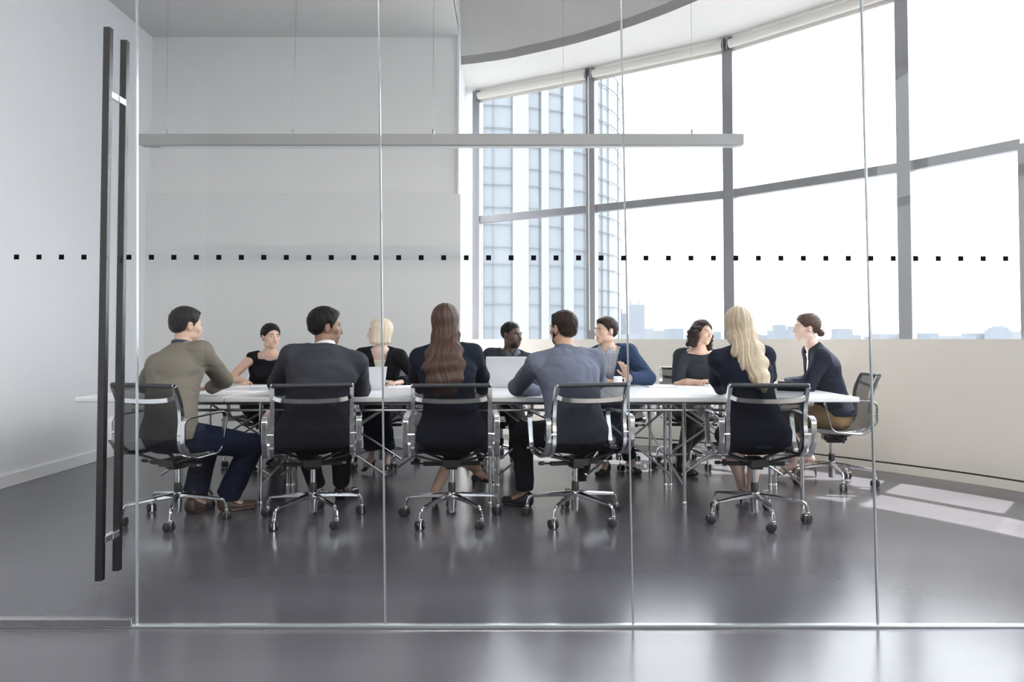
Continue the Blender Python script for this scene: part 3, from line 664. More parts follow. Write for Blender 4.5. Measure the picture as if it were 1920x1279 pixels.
    for s in (-1, 1):
        f.seg(nb + up * .0, S.sh[s] + V3(0, 0, .005), .04 * r, .04 * r, .045 * r, .045 * r, (0, 1, 0), .05, inf=sh * .3)
        el, w_ = S.arm[s]; ai = 0 if barearm else -.006
        f.seg(S.sh[s], el, .052 * r, .052 * r, .040 * r, .040 * r, k=.03, inf=ai); f.seg(el, el + (w_ - el) * .4, .042 * r, .042 * r, .040 * r, .038 * r, k=.02, inf=ai); f.seg(el + (w_ - el) * .4, w_, .040 * r, .038 * r, .029 * r, .022 * r, k=.02)
        hj, kp, an, fd = S.leg[s]; li = 0 if bareleg else -.012
        f.seg(hj, kp, .088 * k, .088 * k, .058, .058, k=.03, inf=li); f.seg(kp, kp + (an - kp) * .35, .055, .055, .056 * (1 if m else .95), .056, k=.02, inf=li); f.seg(kp + (an - kp) * .35, an + V3(0, 0, .03), .054, .054, .034, .036, k=.02, inf=li)
        f.seg(an + V3(0, 0, .0), an + fd * .11 + V3(0, 0, -.055), .034, .034, .034, .020, k=.02, u=np.cross(fd, (0, 0, 1)))
    # head
    H = hl; q = S.hs; E = lambda c, rr, **kw: f.ell(H(*c), [x * q for x in rr], S.HR, **kw)
    E((0, -.012, .030), (.074, .094, .084), k=.02); E((0, .026, -.018), (.060, .064, .070), k=.02); E((0, .034, -.062), (.048 if m else .043, .046, .038), k=.02)
    E((0, .072, -.090), (.020, .018, .017), k=.018)
    for s in (-1, 1):
        E((s * .042, .056, -.018), (.020, .024, .018), k=.022); E((s * .046, .010, -.068), (.018, .034, .022), k=.018)
        E((s * .031, .101, .006), (.014, .013, .009), k=.012, op='s')
        E((s * .010, .096, -.034), (.009, .011, .008), k=.008)
        Rr = S.HR @ rot(s * -18); f.ell(H(s * .076, -.008, -.008), (.009 * q, .019 * q, .030 * q), Rr, k=.006); f.ell(H(s * .085, -.004, -.004), (.006 * q, .010 * q, .018 * q), Rr, k=.004, op='s')
    f.seg(H(-.036, .080, .026), H(.036, .080, .026), .009 * q, k=.015)
    f.seg(H(0, .088, .016), H(0, .106, -.026), .007 * q, .008 * q, .010 * q, .010 * q, k=.010); E((0, .104, -.030), (.011, .011, .009), k=.008)
    E((0, .078, -.056), (.032, .019, .022), k=.014)
    # hands
    for s, spec in ((1, hand_r), (-1, hand_l)):
        el, w_ = S.arm[s]; dv = nrm(w_ - el); spec = spec or {}
        hd = nrm(Rw.T @ V3(*spec['d'])) if 'd' in spec else nrm(dv * V3(1, 1, .35)); hn = nrm(Rw.T @ V3(*spec.get('n', (0, 0, 1)))); hn = nrm(hn - hd * hn.dot(hd)); curl = spec.get('curl', .5)
        lt = np.cross(hd, hn) * (1 if True else 1)      # points to the right of the hand seen from its back
        th = -s                                         # thumb side along lt: right hand palm down has thumb on the left
        g = .94 if not m else 1.04
        f.seg(w_, w_ + hd * .085 * g, .026 * g, .016, .038 * g, .012, lt, .012)
        for i, (ofs, l1, r_) in enumerate(((-1.5, .030, .0072), (-.5, .040, .0078), (.5, .043, .0080), (1.5, .040, .0080))):
            o_ = ofs * (1 if th > 0 else -1); b0 = w_ + hd * .085 * g + lt * o_ * .0195 * g - hn * .0; dd = nrm(hd + lt * o_ * .06 - hn * curl * .45); b1 = b0 + dd * l1 * g; d2 = nrm(dd - hn * curl * .9); b2 = b1 + d2 * l1 * .62 * g; d3 = nrm(d2 - hn * curl * .7); b3 = b2 + d3 * l1 * .45 * g
            f.seg(b0, b1, r_ * g, k=.003); f.seg(b1, b2, r_ * .95 * g, k=.003); f.seg(b2, b3, r_ * .9 * g, k=.003)
        t0 = w_ + hd * .025 * g + lt * th * .024 * g; t1 = t0 + nrm(hd * .7 + lt * th * .8 - hn * .3) * .042 * g; t2 = t1 + nrm(hd + lt * th * .3 - hn * .3) * .032 * g
        f.seg(t0, t1, .012 * g, .012 * g, .0095 * g, .0095 * g, k=.012); f.seg(t1, t2, .009 * g, .009 * g, .008 * g, .008 * g, k=.004)
    root = f.build('person', SKINS[skin], None, 1); root.location = base; root.rotation_euler = (0, 0, math.radians(yaw)); tag(root, label, 'person'); S.root = root; S.base = base; S.Rw = Rw
    # face parts
    for s in (-1, 1):
        def lball(c, rr, name, mm, n=12):
            b = MB(); R = Matrix([list(x) for x in S.HR]); cc = Vector(H(*c))
            rows = [(math.sin(math.pi * i / n), math.cos(math.pi * i / n)) for i in range(n + 1)]
            b.v = [tuple(cc + R @ Vector((rr[0] * q * a * math.cos(2 * math.pi * j / 16), rr[1] * q * a * math.sin(2 * math.pi * j / 16), rr[2] * q * z))) for a, z in rows for j in range(16)]
            b.f = [(i * 16 + j, i * 16 + (j + 1) % 16, (i + 1) * 16 + (j + 1) % 16, (i + 1) * 16 + j) for i in range(n) for j in range(16)]
            return b.build(name, mm, root, True)
        lball((s * .031, .0755, .004), (.0120, .0085, .0044), 'eye', M_eye); ey = lball((s * .031, .0796, .0045), (.0066, .0055, .0050), 'iris', M_iris)
    S.ball = lball
    lball((0, .0925, -.0525), (.021, .0058, .0040), 'upper_lip', LIPS[lip or ('dark' if skin == 'dark' else 'light')]); lball((0, .0915, -.0600), (.018, .0062, .0046), 'lower_lip', LIPS[lip or ('dark' if skin == 'dark' else 'light')])
    return S
def brows(S, m):
    for s in (-1, 1): MB().tube([tuple(S.hl(s * .015, .0895, .024)), tuple(S.hl(s * .030, .0895, .0285)), tuple(S.hl(s * .046, .077, .024))], .0034, 6).build('eyebrow', m, S.root, True)
# ---------------- garments
def armseg(f, S, inf, s, cuff=1.0, k=.03):
    el, w_ = S.arm[s]; r = S.r; e = el + (w_ - el) * cuff
    f.seg(S.sh[s], el, .054 * r, .054 * r, .046 * r, .046 * r, k=.045, inf=inf); f.seg(el, e, .046 * r, .046 * r, .036 * r, .033 * r, k=.02, inf=inf)
def top_garment(S, name, m, inf=.012, cuff=.97, hem=-.05, neck=.055, wedge=None, h=.0068, fold=.0022, collar=None, sleeves=True, pad=0, short=None, flare=.0, boat=0, seed=1.0):
    f = Fld(S.lo, S.hi, h); hip = S.hip; lat = S.lat
    for i, (a, b, a0, b0, a1, b1) in enumerate(S.tor): f.seg(a, b, a0 + (flare if i == 0 else 0), b0 + (flare * .5 if i == 0 else 0), a1, b1, lat, .05, inf=inf)
    f.seg(hip + V3(0, 0, min(hem, -.03)), hip, S.tor[0][2] + .006 + flare, S.tor[0][3] + .006 + flare * .5, S.tor[0][2] + .006 + flare, S.tor[0][3] + .004, lat, .03, inf=inf)
    if not S.male:
        for s in (-1, 1): f.ell(S.P(.60) + lat * s * .062 + V3(0, .085, 0), (.055, .045, .055), k=.04, inf=inf * .5)
    for s in (-1, 1):
        f.seg(S.nb - V3(0, 0, .005), S.sh[s] + V3(0, 0, .012 + pad), .038 * S.r, .038 * S.r, .045 * S.r, .045 * S.r, (0, 1, 0), .06, inf=inf * .8)
        if sleeves:
            if short is None: armseg(f, S, inf, s, cuff)
            else:
                el, _ = S.arm[s]; f.seg(S.sh[s], S.sh[s] + (el - S.sh[s]) * short, .054 * S.r, .054 * S.r, .05 * S.r, .05 * S.r, k=.04, inf=inf)
    X, Y, Z = f.grid()
    f.F += (wob(X, Y, Z, fold * .45, 1.0, seed)).astype(np.float32)
    # neckline plane, tilted: higher at the back
    ndir = nrm(S.head - S.nb); pz = S.nb + ndir * (neck - .045); nn = nrm(ndir + V3(0, .35, 0))
    r2 = np.sqrt((X - S.nb[0]) ** 2 + (Y - S.nb[1]) ** 2)
    cut = (X - pz[0]) * nn[0] + (Y - pz[1]) * nn[1] + (Z - pz[2]) * nn[2]
    f.F = np.maximum(f.F, np.where(r2 < .10 + boat, cut, -1)).astype(np.float32)
    zc = hip[2] + hem
    arm_ok = 0
    f.F = np.maximum(f.F, np.where(np.abs(X) < .24, zc - Z, -1)).astype(np.float32)
    if wedge:
        w, zlow, zhi = wedge     # half width at top, spine parameter of the V's bottom
        p0 = S.P(zlow); p1 = S.nb + V3(0, 0, .04); t = np.clip((Z - p0[2]) / (p1[2] - p0[2]), 0, 1.3)
        cx = p0[0] + (p1[0] - p0[0]) * t; cy = p0[1] + (p1[1] - p0[1]) * t
        dx = (X - cx); yy = Y - cy; ang = S.lat; u = dx * ang[0] + yy * ang[1]; v = -dx * ang[1] + yy * ang[0]
        wv = np.maximum(np.abs(u) - w * t - .002, -(v - .02)); wv = np.maximum(wv, p0[2] - Z)
        f.F = np.maximum(f.F, -wv).astype(np.float32)
    if sleeves and short is None and cuff < 1.2:
        for s in (-1, 1):
            el, w_ = S.arm[s]; d = nrm(w_ - el); c = el + (w_ - el) * cuff; sl, g = f.sub(c - .09, c + .09)
            if sl is not None:
                pl = (g[0] - c[0]) * d[0] + (g[1] - c[1]) * d[1] + (g[2] - c[2]) * d[2]; f.F[sl] = np.maximum(f.F[sl], pl)
    o = f.build(name, m, S.root, 1); return o
def collar(S, m, r=.064, hgt=.035, parent=None, lift=0.0, nm='collar'):
    f = Fld(S.nb - .16, S.nb + .18, .0042); ndir = nrm(S.head + S.HR @ V3(0, -.012, -.06) - S.nb); c = S.nb + ndir * (.0 + lift); r = r * S.r
    f.seg(c - ndir * .01, c + ndir * hgt, r + .008, r + .010, r, r + .002, S.lat, k=0); f.seg(c - ndir * .12, c + ndir * .12, r - .006, r - .004, r - .006, r - .004, S.lat, k=0, op='s')
    X, Y, Z = f.grid(); pl = (X - c[0]) * ndir[0] + (Y - c[1]) * ndir[1] + (Z - c[2]) * ndir[2]
    f.F = np.maximum(f.F, np.maximum(pl - hgt, -pl - .022)).astype(np.float32)
    fw = V3(-S.lat[1], S.lat[0], 0); xx = (X - c[0]) * S.lat[0] + (Y - c[1]) * S.lat[1]; yy = (X - c[0]) * fw[0] + (Y - c[1]) * fw[1]
    f.F = np.maximum(f.F, -np.maximum(np.abs(xx) - .010 - np.maximum(0, pl) * .6, -yy)).astype(np.float32)
    return f.build(nm, m, parent or S.root, 1)
def trousers(S, m, hemz=None, inf=.012, wideleg=0, h=.0072, short=1.0, seed=2.0, name='trousers'):
    f = Fld(S.lo, S.hi, h)
    a, b, a0, b0, a1, b1 = S.tor[0]; f.seg(a, b, a0, b0, a1, b1, S.lat, .03, inf=inf - .006); k = a0 / .165
    for s in (-1, 1):
        hj, kp, an, fd = S.leg[s]; f.seg(hj, kp, .090, .090, .066, .066, k=.03, inf=inf); e = kp + (an - kp) * .93 * short
        f.seg(kp, e, .064, .064, .048 + wideleg, .052 + wideleg, k=.025, inf=inf)
    X, Y, Z = f.grid(); f.F += wob(X, Y, Z, .0013, 1.1, seed).astype(np.float32)
    for s in (-1, 1):
        hj, kp, an, fd = S.leg[s]; e = kp + (an - kp) * .93 * short; d = nrm(an - kp); sl, g = f.sub(e - .10, e + .10)
        if sl is not None:
            pl = (g[0] - e[0]) * d[0] + (g[1] - e[1]) * d[1] + (g[2] - e[2]) * d[2]; f.F[sl] = np.maximum(f.F[sl], pl)
    return f.build(name, m, S.root, 1)
def skirt(S, m, t=.98, name='skirt'):
    f = Fld(S.lo, S.hi, .0072); a, b, a0, b0, a1, b1 = S.tor[0]; f.seg(a, b, a0, b0, a1, b1, S.lat, .03, inf=.012)
    kk = (S.leg[1][1] + S.leg[-1][1]) / 2; hj = (S.leg[1][0] + S.leg[-1][0]) / 2; wdt = np.linalg.norm(S.leg[1][1] - S.leg[-1][1]) / 2 + .06
    e = hj + (kk - hj) * t; f.seg(hj, e, .165, .095, wdt, .068, S.lat, .03, inf=.010)
    for s in (-1, 1): q0, q1 = S.leg[s][0], S.leg[s][1]; f.seg(q0, q0 + (q1 - q0) * t, .09, .09, .062, .062, k=.05, inf=.010)
    X, Y, Z = f.grid(); f.F += wob(X, Y, Z, .0011, 1.3, 3).astype(np.float32)
    d = nrm(kk - hj); pl = (X - e[0]) * d[0] + (Y - e[1]) * d[1] + (Z - e[2]) * d[2]; f.F = np.maximum(f.F, pl).astype(np.float32)
    return f.build(name, m, S.root, 1)
def shoes(S, m, kind='shoe', h=.0055):
    for s in (-1, 1):
        hj, kp, an, fd = S.leg[s]; gz = an[2] - .085 if kind != 'heel' else an[2] - .115; lt = np.cross(fd, (0, 0, 1))
        f = Fld(an - V3(.3, .3, .14), an + V3(.3, .3, .1), h); A = an + V3(0, 0, -.052) - fd * .02; B = an + fd * .17 + V3(0, 0, -.058)
        if kind == 'heel':
            A = an + V3(0, 0, -.03) - fd * .03; B = an + fd * .155 + V3(0, 0, -.088); f.seg(A, B, .030, .022, .026, .012, lt, .01); f.seg(A - fd * .005, A - fd * .012 + V3(0, 0, -.078), .014, .014, .006, .006, k=.012)
            f.seg(an + V3(0, 0, .03), an + V3(0, 0, -.2) + fd * .08, .030, .026, .030, .026, lt, .0, op='s')
        else:
            f.seg(A, B, .040, .034, .038, .026, lt, .01); f.seg(A + V3(0, 0, .03), A + fd * .05 + V3(0, 0, .015), .040, .045, .036, .035, lt, .02)
            if kind == 'boot': f.seg(an + V3(0, 0, -.03), an + V3(0, 0, .09), .044, .048, .046, .050, lt, .02)
            X, Y, Z = f.grid(); f.F = np.maximum(f.F, (gz + .004) - Z).astype(np.float32)
            f.seg(A + V3(0, 0, -.028), B + V3(0, 0, -.018), .042, .010, .040, .009, lt, .003)
        f.build({'shoe': 'shoe', 'boot': 'boot', 'heel': 'high_heel_shoe'}[kind], m, S.root, 0)
# ---------------- hair
def hair(S, m, style, thick=.012, seed=0.0, long=None, part=0.0, name='hair'):
    q = S.hs; H = S.hl; R = S.HR; lo = S.head - .2; hi = S.head + .2
    if long is not None: lo = np.minimum(lo, np.min([p for p, *_ in long], 0) - .12); hi = np.maximum(hi, np.max([p for p, *_ in long], 0) + .12)
    f = Fld(lo, hi, .0050)
    f.ell(H(0, -.014, .034), [(.074 + thick) * q, (.094 + thick) * q, (.084 + thick * 1.15) * q], R, k=0)
    if style == 'short':
        f.ell(H(0, -.040, -.03), [(.062 + thick * .4) * q, (.060 + thick * .3) * q, .045 * q], R, k=.02); f.ell(H(0, .042, .090), [.048 * q, .040 * q, (.014 + thick * .6) * q], R, k=.02)
    X, Y, Z = f.grid(); c = S.head; lx = ((X - c[0]) * R[0, 0] + (Y - c[1]) * R[1, 0] + (Z - c[2]) * R[2, 0]) / q; ly = ((X - c[0]) * R[0, 1] + (Y - c[1]) * R[1, 1] + (Z - c[2]) * R[2, 1]) / q; lz = ((X - c[0]) * R[0, 2] + (Y - c[1]) * R[1, 2] + (Z - c[2]) * R[2, 2]) / q
    if style == 'short': ys = [-.12, -.06, -.03, -.022, .010, .018, .030, .060, .100]; zs = [-.062, -.058, -.038, .018, .020, -.020, .030, .058, .066]
    elif style == 'buzz': ys = [-.12, -.06, -.03, -.022, .012, .020, .034, .060, .100]; zs = [-.060, -.058, -.03, .018, .020, -.012, .030, .066, .070]
    elif style == 'bun': ys = [-.12, -.05, -.03, .00, .02, .045, .07, .10]; zs = [-.075, -.065, -.02, .005, .008, .030, .054, .058]
    else: ys = [-.12, -.04, .0, .02, .045, .07, .10]; zs = [-.12, -.10, -.06, .00, .045, .064, .070]
    g = np.interp(ly, ys, zs)
    if style in ('bun', 'short'): g = g - np.where(ly > .02, np.clip(lx / .07, -1, 1) ** 2 * .030 - .008, 0)
    if style in ('long', 'bob', 'curly'): g = g + np.where(ly > .03, np.clip(.03 - np.abs(lx - part), 0, .03) * .5 - np.clip(np.abs(lx - part) - .03, 0, .1) * 1.2, 0)
    if style in ('short', 'bun', 'buzz'): f.F += (thick * .75 * np.clip(1 - (lz - g) / .035, 0, 1)).astype(np.float32)
    f.F = np.maximum(f.F, (g - lz) * .8 * q).astype(np.float32)
    if long is not None:
        for i in range(len(long) - 1):
            (p0, a0, b0), (p1, a1, b1) = long[i][:3], long[i + 1][:3]; 
            if long[i][0] is None or long[i + 1][0] is None: continue
            f.seg(p0, p1, a0, b0, a1, b1, S.HR @ V3(1, 0, 0), .03)
    if style == 'bob':
        for s in (-1, 1):
            f.seg(H(s * .062, .020, .05), H(s * .070, .022, -.085), .022 * q, .036 * q, .018 * q, .040 * q, R @ V3(1, 0, 0), .02); f.seg(H(s * .06, -.03, .03), H(s * .060, -.035, -.080), .030 * q, .05 * q, .026 * q, .045 * q, R @ V3(1, 0, 0), .02)
        f.seg(H(0, -.06, .02), H(0, -.062, -.075), .065 * q, .045 * q, .060 * q, .035 * q, R @ V3(1, 0, 0), .02)
    if style == 'curly':
        rnd = random.Random(3)
        for s in (-1, 1):
            for zz in (.03, -.01, -.05, -.09, -.125):
                for yy in (-.05, -.01, .022):
                    f.ell(H(s * (.075 + .018 * (zz < 0) + rnd.uniform(-.006, .01)), yy + rnd.uniform(-.01, .01), zz), [.026 * q, .026 * q, .024 * q], R, k=.012)
        for zz in (.0, -.05, -.10):
            for xx in (-.05, 0, .05): f.ell(H(xx, -.08, zz), [.036 * q] * 3, R, k=.015)
    if style == 'bun':
        f.ell(H(0, -.112, -.010 if part == 0 else part), [.034 * q, .030 * q, .032 * q], R, k=.010); f.ell(H(.012, -.122, .012 if part == 0 else part + .02), [.018 * q] * 3, R, k=.006)
    an = np.arctan2(lx, -ly - .0 + 1e-6)
    if style in ('long', 'bob'): wp = 2.2 * np.sin(9 * lz + 31 * lx + seed) + 1.6 * np.sin(17 * lz - 22 * lx); f.F += (.0018 * np.sin(an * 19 + wp) + .0015 * np.sin(an * 43 + 1.7 * wp) + .0012 * np.sin(170 * lx + 2.5 * wp)).astype(np.float32)
    elif style == 'curly': f.F += (.004 * np.sin(110 * lx + 3 * np.sin(60 * lz)) * np.sin(120 * lz + 2 * np.sin(70 * ly)) * np.sin(100 * ly + 1)).astype(np.float32)
    elif style == 'bun': f.F += (.0016 * np.sin(lz * 260 + 30 * ly) ).astype(np.float32)
    else: f.F += (.0018 * np.sin(140 * lx + 40 * lz) * np.sin(130 * ly + 60 * lz + seed)).astype(np.float32)
    return f.build(name, m, S.root, 1)
# ------------------------------------------------------------------ the eleven people
def HP(px, pytop, Y, z_off=.117): p = at(px, pytop, Y); return (p.x, Y, p.z - z_off)
TBL = TZ + .03
H_black = hairmat('hair_black', (.012, .010, .010)); H_dark = hairmat('hair_dark_brown', (.028, .018, .014)); H_auburn = hairmat('hair_auburn', (.066, .033, .023), .42, .45); H_blonde = hairmat('hair_blonde', (.46, .37, .265), .42, .38); H_plat = hairmat('hair_platinum', (.68, .58, .44), .4, .18); H_brown = hairmat('hair_brown', (.075, .040, .028), .42, .35)
C_sweater = mat('olive_grey_knit', (.20, .178, .14), .9, scale=260, var=.12, bump=.25, spec=.12, fold=.4); C_suit = mat('charcoal_suit', (.042, .044, .056), .75, scale=300, var=.15, bump=.1, spec=.12, fold=.4)
C_navy = mat('navy_jacket', (.010, .014, .027), .8, scale=260, var=.2, bump=.1, spec=.12, fold=.4); C_black = mat('black_cloth', (.007, .007, .010), .8, scale=260, var=.2, bump=.1, spec=.12, fold=.4)
C_jean = mat('dark_blue_jeans', (.008, .012, .030), .85, scale=220, var=.25, bump=.1, spec=.12, fold=.4); C_trs = mat('black_trousers', (.006, .007, .011), .8, scale=220, var=.2, spec=.12, fold=.4)
C_blz = mat('navy_blue_blazer', (.025, .045, .095), .75, scale=220, var=.2, bump=.15, spec=.12, fold=.45); C_dkgrey = mat('dark_slate_knit', (.028, .033, .042), .9, scale=240, var=.15, bump=.15, spec=.12, fold=.4)
C_white = mat('white_shirt_cloth', (.72, .71, .70), .8, scale=200, var=.03); C_skirt = mat('brown_skirt_cloth', (.25, .165, .088), .7, scale=120, var=.12, bump=.1, spec=.12, fold=.45); C_cream = mat('cream_top_cloth', (.62, .56, .48), .8, scale=200, var=.04)
C_brownshoe = mat('brown_leather', (.075, .045, .032), .4, scale=60, var=.2); C_blkshoe = mat('black_leather', (.010, .010, .012), .25, scale=60, var=.2); C_tanshoe = mat('tan_leather', (.20, .12, .085), .4, scale=60, var=.1)
C_collar = mat('navy_collar_cloth', (.022, .030, .065), .8, scale=200, var=.1)
def pattern_mat(name, c0, c1, sc, kind):
    m = bpy.data.materials.new(name); m.use_nodes = True; N, L = m.node_tree.nodes, m.node_tree.links; b = N['Principled BSDF']; b.inputs['Roughness'].default_value = .85
    tc = N.new('ShaderNodeTexCoord'); ws = []
    for d in (('X', 'Z') if kind == 'check' else ('X',)):
        w_ = N.new('ShaderNodeTexWave'); w_.bands_direction = d; w_.inputs['Scale'].default_value = sc; w_.inputs['Distortion'].default_value = .3 if kind == 'stripe' else .0; L.new(tc.outputs['Object'], w_.inputs[0]); ws.append(w_)
    out = ws[0].outputs[1]
    if kind == 'check':
        a = N.new('ShaderNodeMath'); a.operation = 'ADD'; t0 = N.new('ShaderNodeMath'); t0.operation = 'GREATER_THAN'; t0.inputs[1].default_value = .5; t1 = N.new('ShaderNodeMath'); t1.operation = 'GREATER_THAN'; t1.inputs[1].default_value = .5
        L.new(ws[0].outputs[1], t0.inputs[0]); L.new(ws[1].outputs[1], t1.inputs[0]); L.new(t0.outputs[0], a.inputs[0]); L.new(t1.outputs[0], a.inputs[1]); h = N.new('ShaderNodeMath'); h.operation = 'MULTIPLY'; h.inputs[1].default_value = .5; L.new(a.outputs[0], h.inputs[0]); out = h.outputs[0]
    mx = N.new('ShaderNodeMix'); mx.data_type = 'RGBA'
    n2 = N.new('ShaderNodeTexNoise'); n2.inputs['Scale'].default_value = 7; n2.inputs['Detail'].default_value = 1; n2.inputs['Distortion'].default_value = .9; b2 = N.new('ShaderNodeBump'); b2.inputs['Strength'].default_value = .5; b2.inputs['Distance'].default_value = .05
    L.new(tc.outputs['Object'], n2.inputs['Vector']); L.new(n2.outputs[0], b2.inputs['Height']); L.new(b2.outputs[0], b.inputs['Normal'])
    mx.inputs[6].default_value = (*c0, 1); mx.inputs[7].default_value = (*c1, 1); L.new(out, mx.inputs[0]); L.new(mx.outputs[2], b.inputs['Base Color']); return m
C_check = pattern_mat('checked_shirt_cloth', (.02, .03, .08), (.68, .70, .74), 26, 'check'); C_stripe = pattern_mat('fine_striped_shirt_cloth', (.10, .115, .165), (.155, .17, .23), 48, 'stripe')
def fa(px, py, h=.085): p = atz(px, py, 0); return (p.x, p.y, h)          # ankle over the floor point seen at px,py
def tp_(px, Y, z=TBL): return (gx(px, Y), Y, z)
# ---- near side
S = person('N1', 'man in olive grey sweater seen from behind, sitting leftmost in front', 'light', 'm', HP(350, 578, 4.84), (-42, -6, 0), tp_(392, 5.22), tp_(322, 5.24), (fa(425, 958), -62), (fa(362, 962), -15), eR=('at', (gx(433, 5.05), 5.05, .805)), eL=(-1, -.1, -.5), kR=(1.0, .5, .8), wide=1.03, hand_r={'d': (-.8, .5, 0)}, twist=-6)
top_garment(S, 'sweater', C_sweater, .014, .98, -.03, .05, seed=1.3); collar(S, C_collar, lift=.014, hgt=.036); trousers(S, C_jean, wideleg=.018); shoes(S, C_brownshoe); hair(S, H_black, 'short', .012)
S = person('N2', 'man in charcoal grey suit jacket seen from behind with face turned right', 'brown', 'm', HP(611, 581, 4.86), (-62, -4, 0), tp_(655, 5.20), tp_(530, 5.22), (fa(640, 935), -20), (fa(596, 940), 10), eR=('at', (gx(676, 5.04), 5.04, .80)), eL=('at', (gx(516, 5.02), 5.02, .80)), wide=1.15, hs=1.04, hipoff=.025, kR=(.3, 1, .8), kL=(-.25, 1, .8), twist=0)
top_garment(S, 'suit_jacket', C_suit, .020, .95, -.09, .062, wedge=(.075, .5, 1), pad=.006, flare=.02, seed=2.1); top_garment(S, 'shirt', C_white, .004, 1.0, .14, .05, fold=0); collar(S, C_white, hgt=.045, lift=.010); trousers(S, C_trs); shoes(S, C_blkshoe); hair(S, H_black, 'short', .017, 2)
S = person('N3', 'woman with long auburn brown hair in black jacket seen from behind', 'light', 'f', HP(836, 571, 4.72, .126), (-8, 2, 0), tp_(905, 5.10), tp_(790, 5.12), (fa(818, 955, .115), 8), (fa(905, 926, .115), -40), wide=1.10, hipoff=.055, hs=1.04, kR=(.4, 1, .8), kL=(-.3, 1, .8), bareleg=True, eR=(1, -.1, -.6), eL=(-1, -.1, -.6))
top_garment(S, 'jacket', C_navy, .014, .95, -.06, .05, wedge=(.06, .45, 1), pad=.016, flare=.012, seed=3.3); skirt(S, C_black); shoes(S, C_blkshoe, 'heel')
b = S.head; lz = lambda x, y, z, a, d: (b + V3(x, y, z), a, d)
hair(S, H_auburn, 'long', .017, 1, long=[lz(0, -.055, .02, .075, .055), lz(.002, -.085, -.08, .082, .045), lz(-.01, -.155, -.18, .112, .046), lz(-.01, -.212, -.27, .120, .042), lz(.0, -.232, -.36, .102, .036), lz(.01, -.235, -.44, .065, .026), lz(.02, -.225, -.49, .03, .014)])
S = person('N4', 'man in fine striped blue grey shirt seen from behind with beard and face turned left', 'tan', 'm', HP(1056, 584, 4.82), (38, -3, 0), tp_(1090, 5.24), tp_(1000, 5.10), (fa(1085, 915), 5), (fa(985, 950), 55), yaw=4, eR=(1, .0, -.5), eL=('at', (gx(968, 4.98), 4.98, .81)), wide=1.10, hipoff=.06, kL=(-.7, 1, .9), kR=(.1, 1, .8), hand_l={'d': (.9, .4, 0)}, twist=4)

top_garment(S, 'shirt', C_stripe, .011, .97, -.06, .052, fold=.0034, seed=4.2); collar(S, C_stripe, hgt=.04); trousers(S, C_trs); shoes(S, C_blkshoe); hair(S, H_dark, 'short', .009, 1)
f = Fld(S.head - .17, S.head + .17, .005); f.ell(S.hl(0, .036, -.070), [.054, .054, .046], S.HR, k=.01); f.seg(S.hl(-.068, .015, -.02), S.hl(-.05, .03, -.075), .012, k=.01); f.seg(S.hl(.068, .015, -.02), S.hl(.05, .03, -.075), .012, k=.01); f.ell(S.hl(0, .06, -.02), [.050, .06, .030], S.HR, k=.008, op='s'); f.build('beard', H_dark, S.root, 1)
S = person('N5', 'woman with long straight blonde hair in dark navy jacket seen from behind', 'fair', 'f', HP(1382, 576, 4.78, .124), (-6, 0, 4), tp_(1432, 5.16), tp_(1352, 5.14), (fa(1410, 950, .115), 18), (fa(1392, 945, .115), -30), wide=1.0, hs=1.02, bareleg=True, kR=(.2, 1, .8), kL=(-.25, 1, .8), eR=(1, -.1, -.6), eL=(-1, -.15, -.6))
top_garment(S, 'jacket', C_navy, .014, .95, -.08, .05, wedge=(.06, .45, 1), pad=.010, flare=.012, seed=5.3); skirt(S, C_black); shoes(S, C_blkshoe, 'heel')
b = S.head
hair(S, H_blonde, 'long', .016, 1, long=[lz(0, -.05, .03, .078, .058), lz(.008, -.075, -.07, .088, .050), lz(.02, -.150, -.16, .098, .044), lz(.040, -.215, -.25, .084, .040), lz(.058, -.262, -.33, .056, .034), lz(.070, -.290, -.38, .030, .022), lz(.075, -.298, -.41, .014, .012)])
# ---- right end
S = person('E1', 'woman with brown hair bun in dark navy blazer and brown skirt at the right end', 'fair', 'f', HP(1512, 587, 5.72, .120), (84, -2, 0), tp_(1466, 6.0), tp_(1452, 5.62), (fa(1520, 893, .115), 80), (fa(1487, 898, .115), 88), bareleg=True, eR=(.4, -.4, -.8), eL=(-.5, -.5, -.8), kR=(.1, 1, .8), kL=(-.05, 1, .8), hipoff=.03)
brows(S, H_brown); top_garment(S, 'blazer', C_navy, .015, .92, -.01, .055, wedge=(.075, .42, 1), pad=.006, flare=.02, seed=6.1); top_garment(S, 'blouse', C_white, .004, .3, -.02, .02, fold=0, sleeves=False); skirt(S, C_skirt, .97); shoes(S, C_tanshoe, 'heel'); hair(S, H_brown, 'bun', .012, part=-.045)
# ---- far side
S = person('F1', 'woman in sleeveless black top and necklace with dark hair tied back', 'light', 'f', HP(508, 607, 6.36), (222, -2, 0), tp_(462, 6.27), tp_(560, 6.2), (fa(520, 868, .09), 175), (fa(545, 872, .09), 185), eR=(.7, -.8, .0), eL=(-.8, -.6, -.3), barearm=True, hand_r={'d': (.25, -1, -.1)}, yaw=196, lip='red')
brows(S, H_black); top_garment(S, 'top', C_black, .010, 1, -.05, .01, sleeves=False, boat=.01, seed=7); trousers(S, C_trs); shoes(S, C_blkshoe); hair(S, H_black, 'bun', .012, part=.04)
nk = thing_nk = None
MBn = MB(); R0 = .078
for i in range(22):
    a = math.radians(-200 + 220 * i / 21); c = S.nb + V3(R0 * math.cos(a), -R0 * math.sin(a) * 1.05 + .012, .002 - .060 * max(0, -math.sin(a)) ** 1.2)
    MBn.lathe([(0, -.006), (.005, -.004), (.006, 0), (.005, .004), (0, .006)], tuple(c), 8)
MBn.build('necklace', mat('dark_pearls', (.35, .34, .33), .2, .3), S.root, True)
